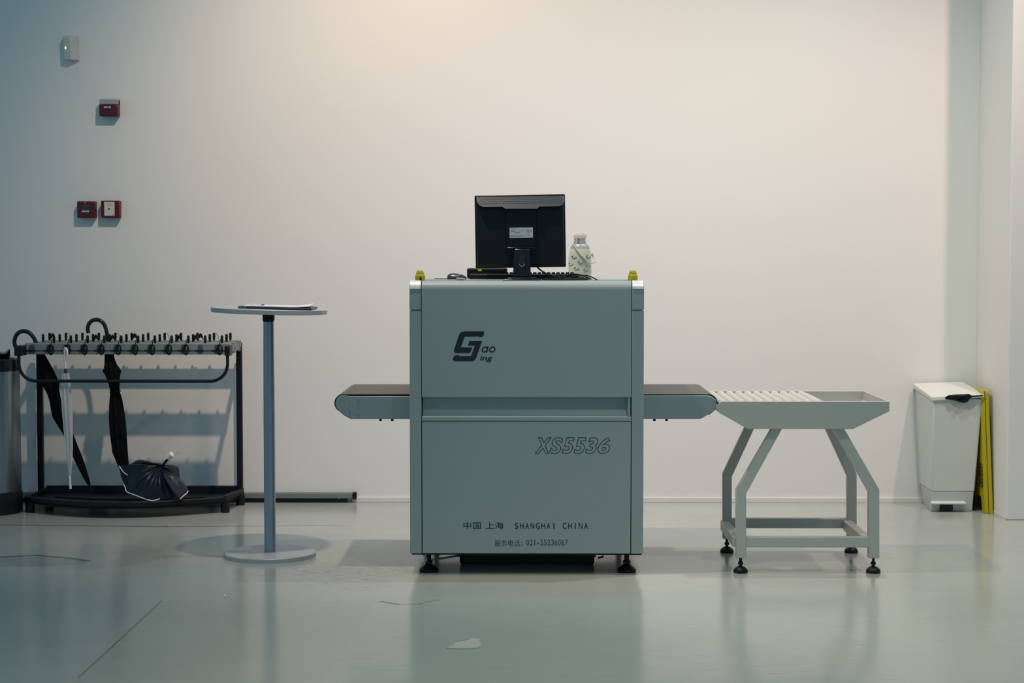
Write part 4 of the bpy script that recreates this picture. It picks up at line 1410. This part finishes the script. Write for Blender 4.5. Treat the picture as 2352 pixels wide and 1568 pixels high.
# pale translucent umbrella
UB = 8.945
ub = thing('clear_umbrella', 'slim translucent white umbrella hung by its hook on the rack', 'umbrella', at(161, 1121, UB))
obj('hook_handle', MB().tube(smooth_path([at(154.5, 818, UB - 0.012), at(154.5, 808, UB - 0.014), at(152.5, 801, UB - 0.010), at(149.5, 799.5, UB), at(148.5, 804, UB), at(149, 815, UB), at(150.5, 846, UB)], 6), [0.0055] * 36 + [0.006], 12), M['white_plastic'], ub)
obj('runner', MB().tube([at(150.5, 845, UB), at(150.8, 852, UB), at(151, 858, UB)], [0.0055, 0.009, 0.010], 12), M['mouse'], ub)
st_ = [(151, 856, 8.5, UB), (151, 870, 9.5, UB), (151.5, 890, 11.5, UB), (152.5, 910, 12.5, UB), (154, 935, 12.5, UB), (156, 970, 11.5, UB), (157.5, 1000, 10.5, UB), (159, 1030, 9, UB), (160, 1060, 6.5, UB), (160.5, 1082, 4, UB), (160.7, 1094, 2.6, UB)]
obj('furled_canopy', furled(st_, flutes=7, depth=0.22, twist=1.0), M['clear'], ub, smooth=60)
obj('shaft', MB().tube([at(151, 858, UB), at(160.6, 1094, UB)], 0.0035, 8), M['stainless'], ub)
obj('ferrule', MB().tube([at(160, 1092, UB), at(162, 1122, UB)], 0.0062, 12), M['white_plastic'], ub)
# dark long umbrella in the middle
UC = 9.19
uc = thing('crook_umbrella', 'long black crook umbrella standing upright mid-rack behind the bars', 'umbrella', at(290, 1125, 9.05))
obj('crook_handle', MB().tube(smooth_path([at(203.5, 765, UC), at(201.5, 755, UC), at(204, 744, UC), at(212, 736, UC), at(223, 734, UC), at(234, 738.5, UC), at(241, 748, UC), at(245, 762, UC), at(247.5, 778, UC), at(250, 800, UC), at(251, 818, UC)], 5), 0.0102, 12), M['black_gloss'], uc)


def yc_(py):
    return 9.19 + (9.075 - 9.19) * (py - 812) / (1125 - 812)


st_ = [(x, y, hw, yc_(y)) for x, y, hw in ((251, 808, 9), (251, 816, 11), (252, 826, 12), (254.5, 838, 15), (257, 846, 19), (257, 852, 22), (259, 862, 17.5), (261, 875, 14.5), (263, 890, 12), (264.5, 900, 11.5), (266, 915, 15), (267, 932, 17.5),
                                            (269, 960, 20), (271, 988, 20.5), (273.5, 1015, 19.5), (276, 1040, 18.5), (281, 1060, 15), (286, 1080, 11), (290, 1105, 7), (292, 1120, 4))]
obj('furled_canopy', furled(st_, twist=1.4), M['black_cloth'], uc, smooth=60)
obj('tie_strap', MB().tube([Vector((at(264.5, 899, yc_(899)).x + 0.0262 * cos(a), yc_(899) + 0.021 * sin(a), at(264.5, 899, yc_(899)).z + 0.003 * cos(a))) for a in [2 * pi * i / 28 for i in range(28)]], 0.0035, 6, closed=True), M['black'], uc)
obj('ferrule', MB().tube([at(291.5, 1117, yc_(1117)), at(293, 1133, yc_(1133))], [0.005, 0.0035], 10), M['black_metal'], uc)
# folding umbrella dropped half open on the tray
ud = thing('folding_umbrella', 'crumpled navy folding umbrella with a white handle lying on the rack tray', 'umbrella', at(350, 1150, 8.93))
apex = at(370, 1069, 8.99)
hem = [(283, 1104, 8.96), (291, 1129, 8.90), (303, 1136, 8.885), (318, 1141, 8.87), (334, 1146, 8.865), (350, 1149.5, 8.86), (367, 1146.5, 8.87), (385, 1143, 8.90), (402, 1143, 8.90), (416, 1145, 8.90), (432, 1127, 8.95),
       (424, 1112, 9.00), (414, 1098, 9.03), (411, 1074, 9.06), (396, 1073, 9.07), (380, 1070, 9.07), (365, 1065, 9.08), (345, 1060, 9.08), (322, 1055.5, 9.08), (307, 1062, 9.06), (290, 1068, 9.04), (275, 1071, 9.02), (277, 1086, 8.99)]
hem3 = smooth_path([at(*h) for h in hem] + [at(*hem[0])], 4)[:-1]
for p in hem3:
    p.z = max(p.z, 0.071)
rings = []
for t_ in (0.04, 0.18, 0.36, 0.56, 0.76, 0.92, 1.0):
    ring = []
    for i, h in enumerate(hem3):
        a = i * 2 * pi / len(hem3)
        fl = 0.010 * cos(11 * a) * sin(pi * min(1, t_ * 0.9)) + 0.006 * cos(5 * a + 1)
        p = apex.lerp(h, t_)
        p.y -= 0.045 * sin(pi * t_ ** 0.9) + fl
        p.z += 0.012 * sin(pi * t_) + 0.004 * sin(9 * a) * t_
        p.z = max(p.z, 0.0712)
        ring.append(p)
    rings.append(ring)
cn = obj('loose_canopy', MB().loft(rings), M['navy_cloth'], ud, smooth=50)


def piping(idx):
    return MB().tube(smooth_path([at(x, y, Y - 0.006) for x, y, Y in idx], 5), 0.0026, 6)


wp = piping([(284, 1110, 8.955), (288, 1121, 8.92), (291, 1129, 8.90), (303, 1134, 8.885), (320, 1140.5, 8.87), (337, 1147, 8.862), (350, 1149.3, 8.86), (358, 1148, 8.862), (367, 1145, 8.87)])
wp2 = piping([(414, 1145, 8.90), (423, 1137, 8.915), (429, 1132.5, 8.935), (432, 1127, 8.95)])
for q_ in (wp, wp2, piping([(274, 1070, 9.01), (279, 1078, 8.99), (286, 1086, 8.97), (293, 1091, 8.955)])):
    note(obj('hem_piping', q_, M['white_plastic'], cn), 'white hem piping')
obj('shaft', MB().tube([at(371, 1071, 8.985), at(388, 1051, 8.965)], 0.0062, 10), M['black'], ud)
hA, hB = at(385, 1050.5, 8.965), at(396, 1042, 8.955)
d = (hB - hA).normalized()
hd = obj('handle', MB().tube([hA, hA + d * 0.002, hB - d * 0.002, hB], [0.013, 0.0165, 0.0165, 0.013], 16), M['white_plastic'], ud)
note(hd, 'white handle block')
obj('wrist_cord', MB().tube(smooth_path([at(397, 1047, 8.95), at(403, 1043, 8.948), at(409, 1036, 8.948), at(412, 1035.5, 8.95), at(411, 1039, 8.952), at(404, 1044, 8.955), at(398, 1049, 8.955)], 5), 0.0016, 6), M['cream'], ud)

# ------------------------------------------------------------------ steel bin at the left edge
sb_c = (-2.70, 9.06)
rS = at(46.5, 1000, 9.06).x - sb_c[0]
sbn = thing('steel_bin', 'round stainless steel bin with a black rim, cut by the left edge', 'trash bin', (sb_c[0], sb_c[1], 0))
zrim0, zrim1 = at(40, 853, 9.0).z, at(40, 824, 9.0).z
obj('bin_body', MB().lathe([(rS - 0.004, 0.10), (rS - 0.001, 0.12), (rS - 0.004, zrim0 + 0.01)], *sb_c, 64), M['stainless'], sbn)
obj('base_ring', MB().lathe([(rS - 0.004, 0.0), (rS + 0.003, 0.006), (rS + 0.003, 0.095), (rS - 0.001, 0.112), (0.0, 0.112)], *sb_c, 64), M['black'], sbn)
obj('rim', MB().lathe([(rS - 0.006, zrim0), (rS + 0.0, zrim0 + 0.002), (rS + 0.0, zrim1 - 0.004), (rS - 0.006, zrim1), (rS - 0.03, zrim1 - 0.004), (rS - 0.034, zrim1 - 0.03), (0.0, zrim1 - 0.035)], *sb_c, 64), M['black_gloss'], sbn)
lidp = []
for t_ in range(9):
    a = pi * 0.12 + t_ / 8 * pi * 0.76
    lidp.append((sb_c[0] + (rS - 0.045) * cos(a - pi / 2 + 0.0), sb_c[1] + (rS - 0.05) * sin(a - pi / 2)))
fl0 = at(2, 803, 9.02)
fl1 = at(22, 800, 9.04)
flap = MB().loft([[at(-60, 826, 9.0), at(-10, 812, 9.0), at(12, 812, 9.02), at(23, 801, 9.04), at(23.5, 816, 9.05), at(20, 824, 9.05), at(-60, 832, 9.02)],
                  [at(-60, 822, 9.12), at(-10, 806, 9.12), at(10, 808, 9.12), at(21, 800, 9.10), at(23, 813, 9.10), at(20, 822, 9.11), at(-60, 828, 9.12)]])
obj('flap', flap, M['black_gloss'], sbn, 0.003)

# ------------------------------------------------------------------ marks of wear on the floor that stand up from it
fk = [(1026, 1489), (1034, 1484), (1050, 1480), (1070, 1476), (1080, 1474), (1088, 1469.5), (1100, 1468), (1104, 1469), (1100, 1474), (1105, 1477), (1104, 1483), (1098, 1488), (1085, 1490), (1060, 1490.5), (1040, 1490)]
gpts = [ground(*p) for p in fk]
fm = MB()
top = []
for i, p in enumerate(gpts):
    k_ = sin(pi * min(1, max(0, (fk[i][0] - 1026) / 80)))
    lift = 0.010 * k_ if fk[i][1] < 1484 else 0.001
    top.append((p.x, p.y, 0.0012 + lift))
fm.loft([[(p.x, p.y, 0.0003) for p in gpts], top])
tag(obj('peeled_flake', fm, M['flake'], smooth=0), 'pale peeled flake of floor coating in front of the scanner', 'floor flake')
cr = [(514, 1366.5), (518, 1369), (519, 1372), (514, 1371)]
gp2 = [ground(*p) for p in cr]
tag(obj('paper_scrap', MB().loft([[(p.x, p.y, 0.0003) for p in gp2], [(p.x, p.y, 0.004) for p in gp2]]), M['paper'], smooth=0), 'tiny white scrap on the floor in front of the round table', 'scrap')
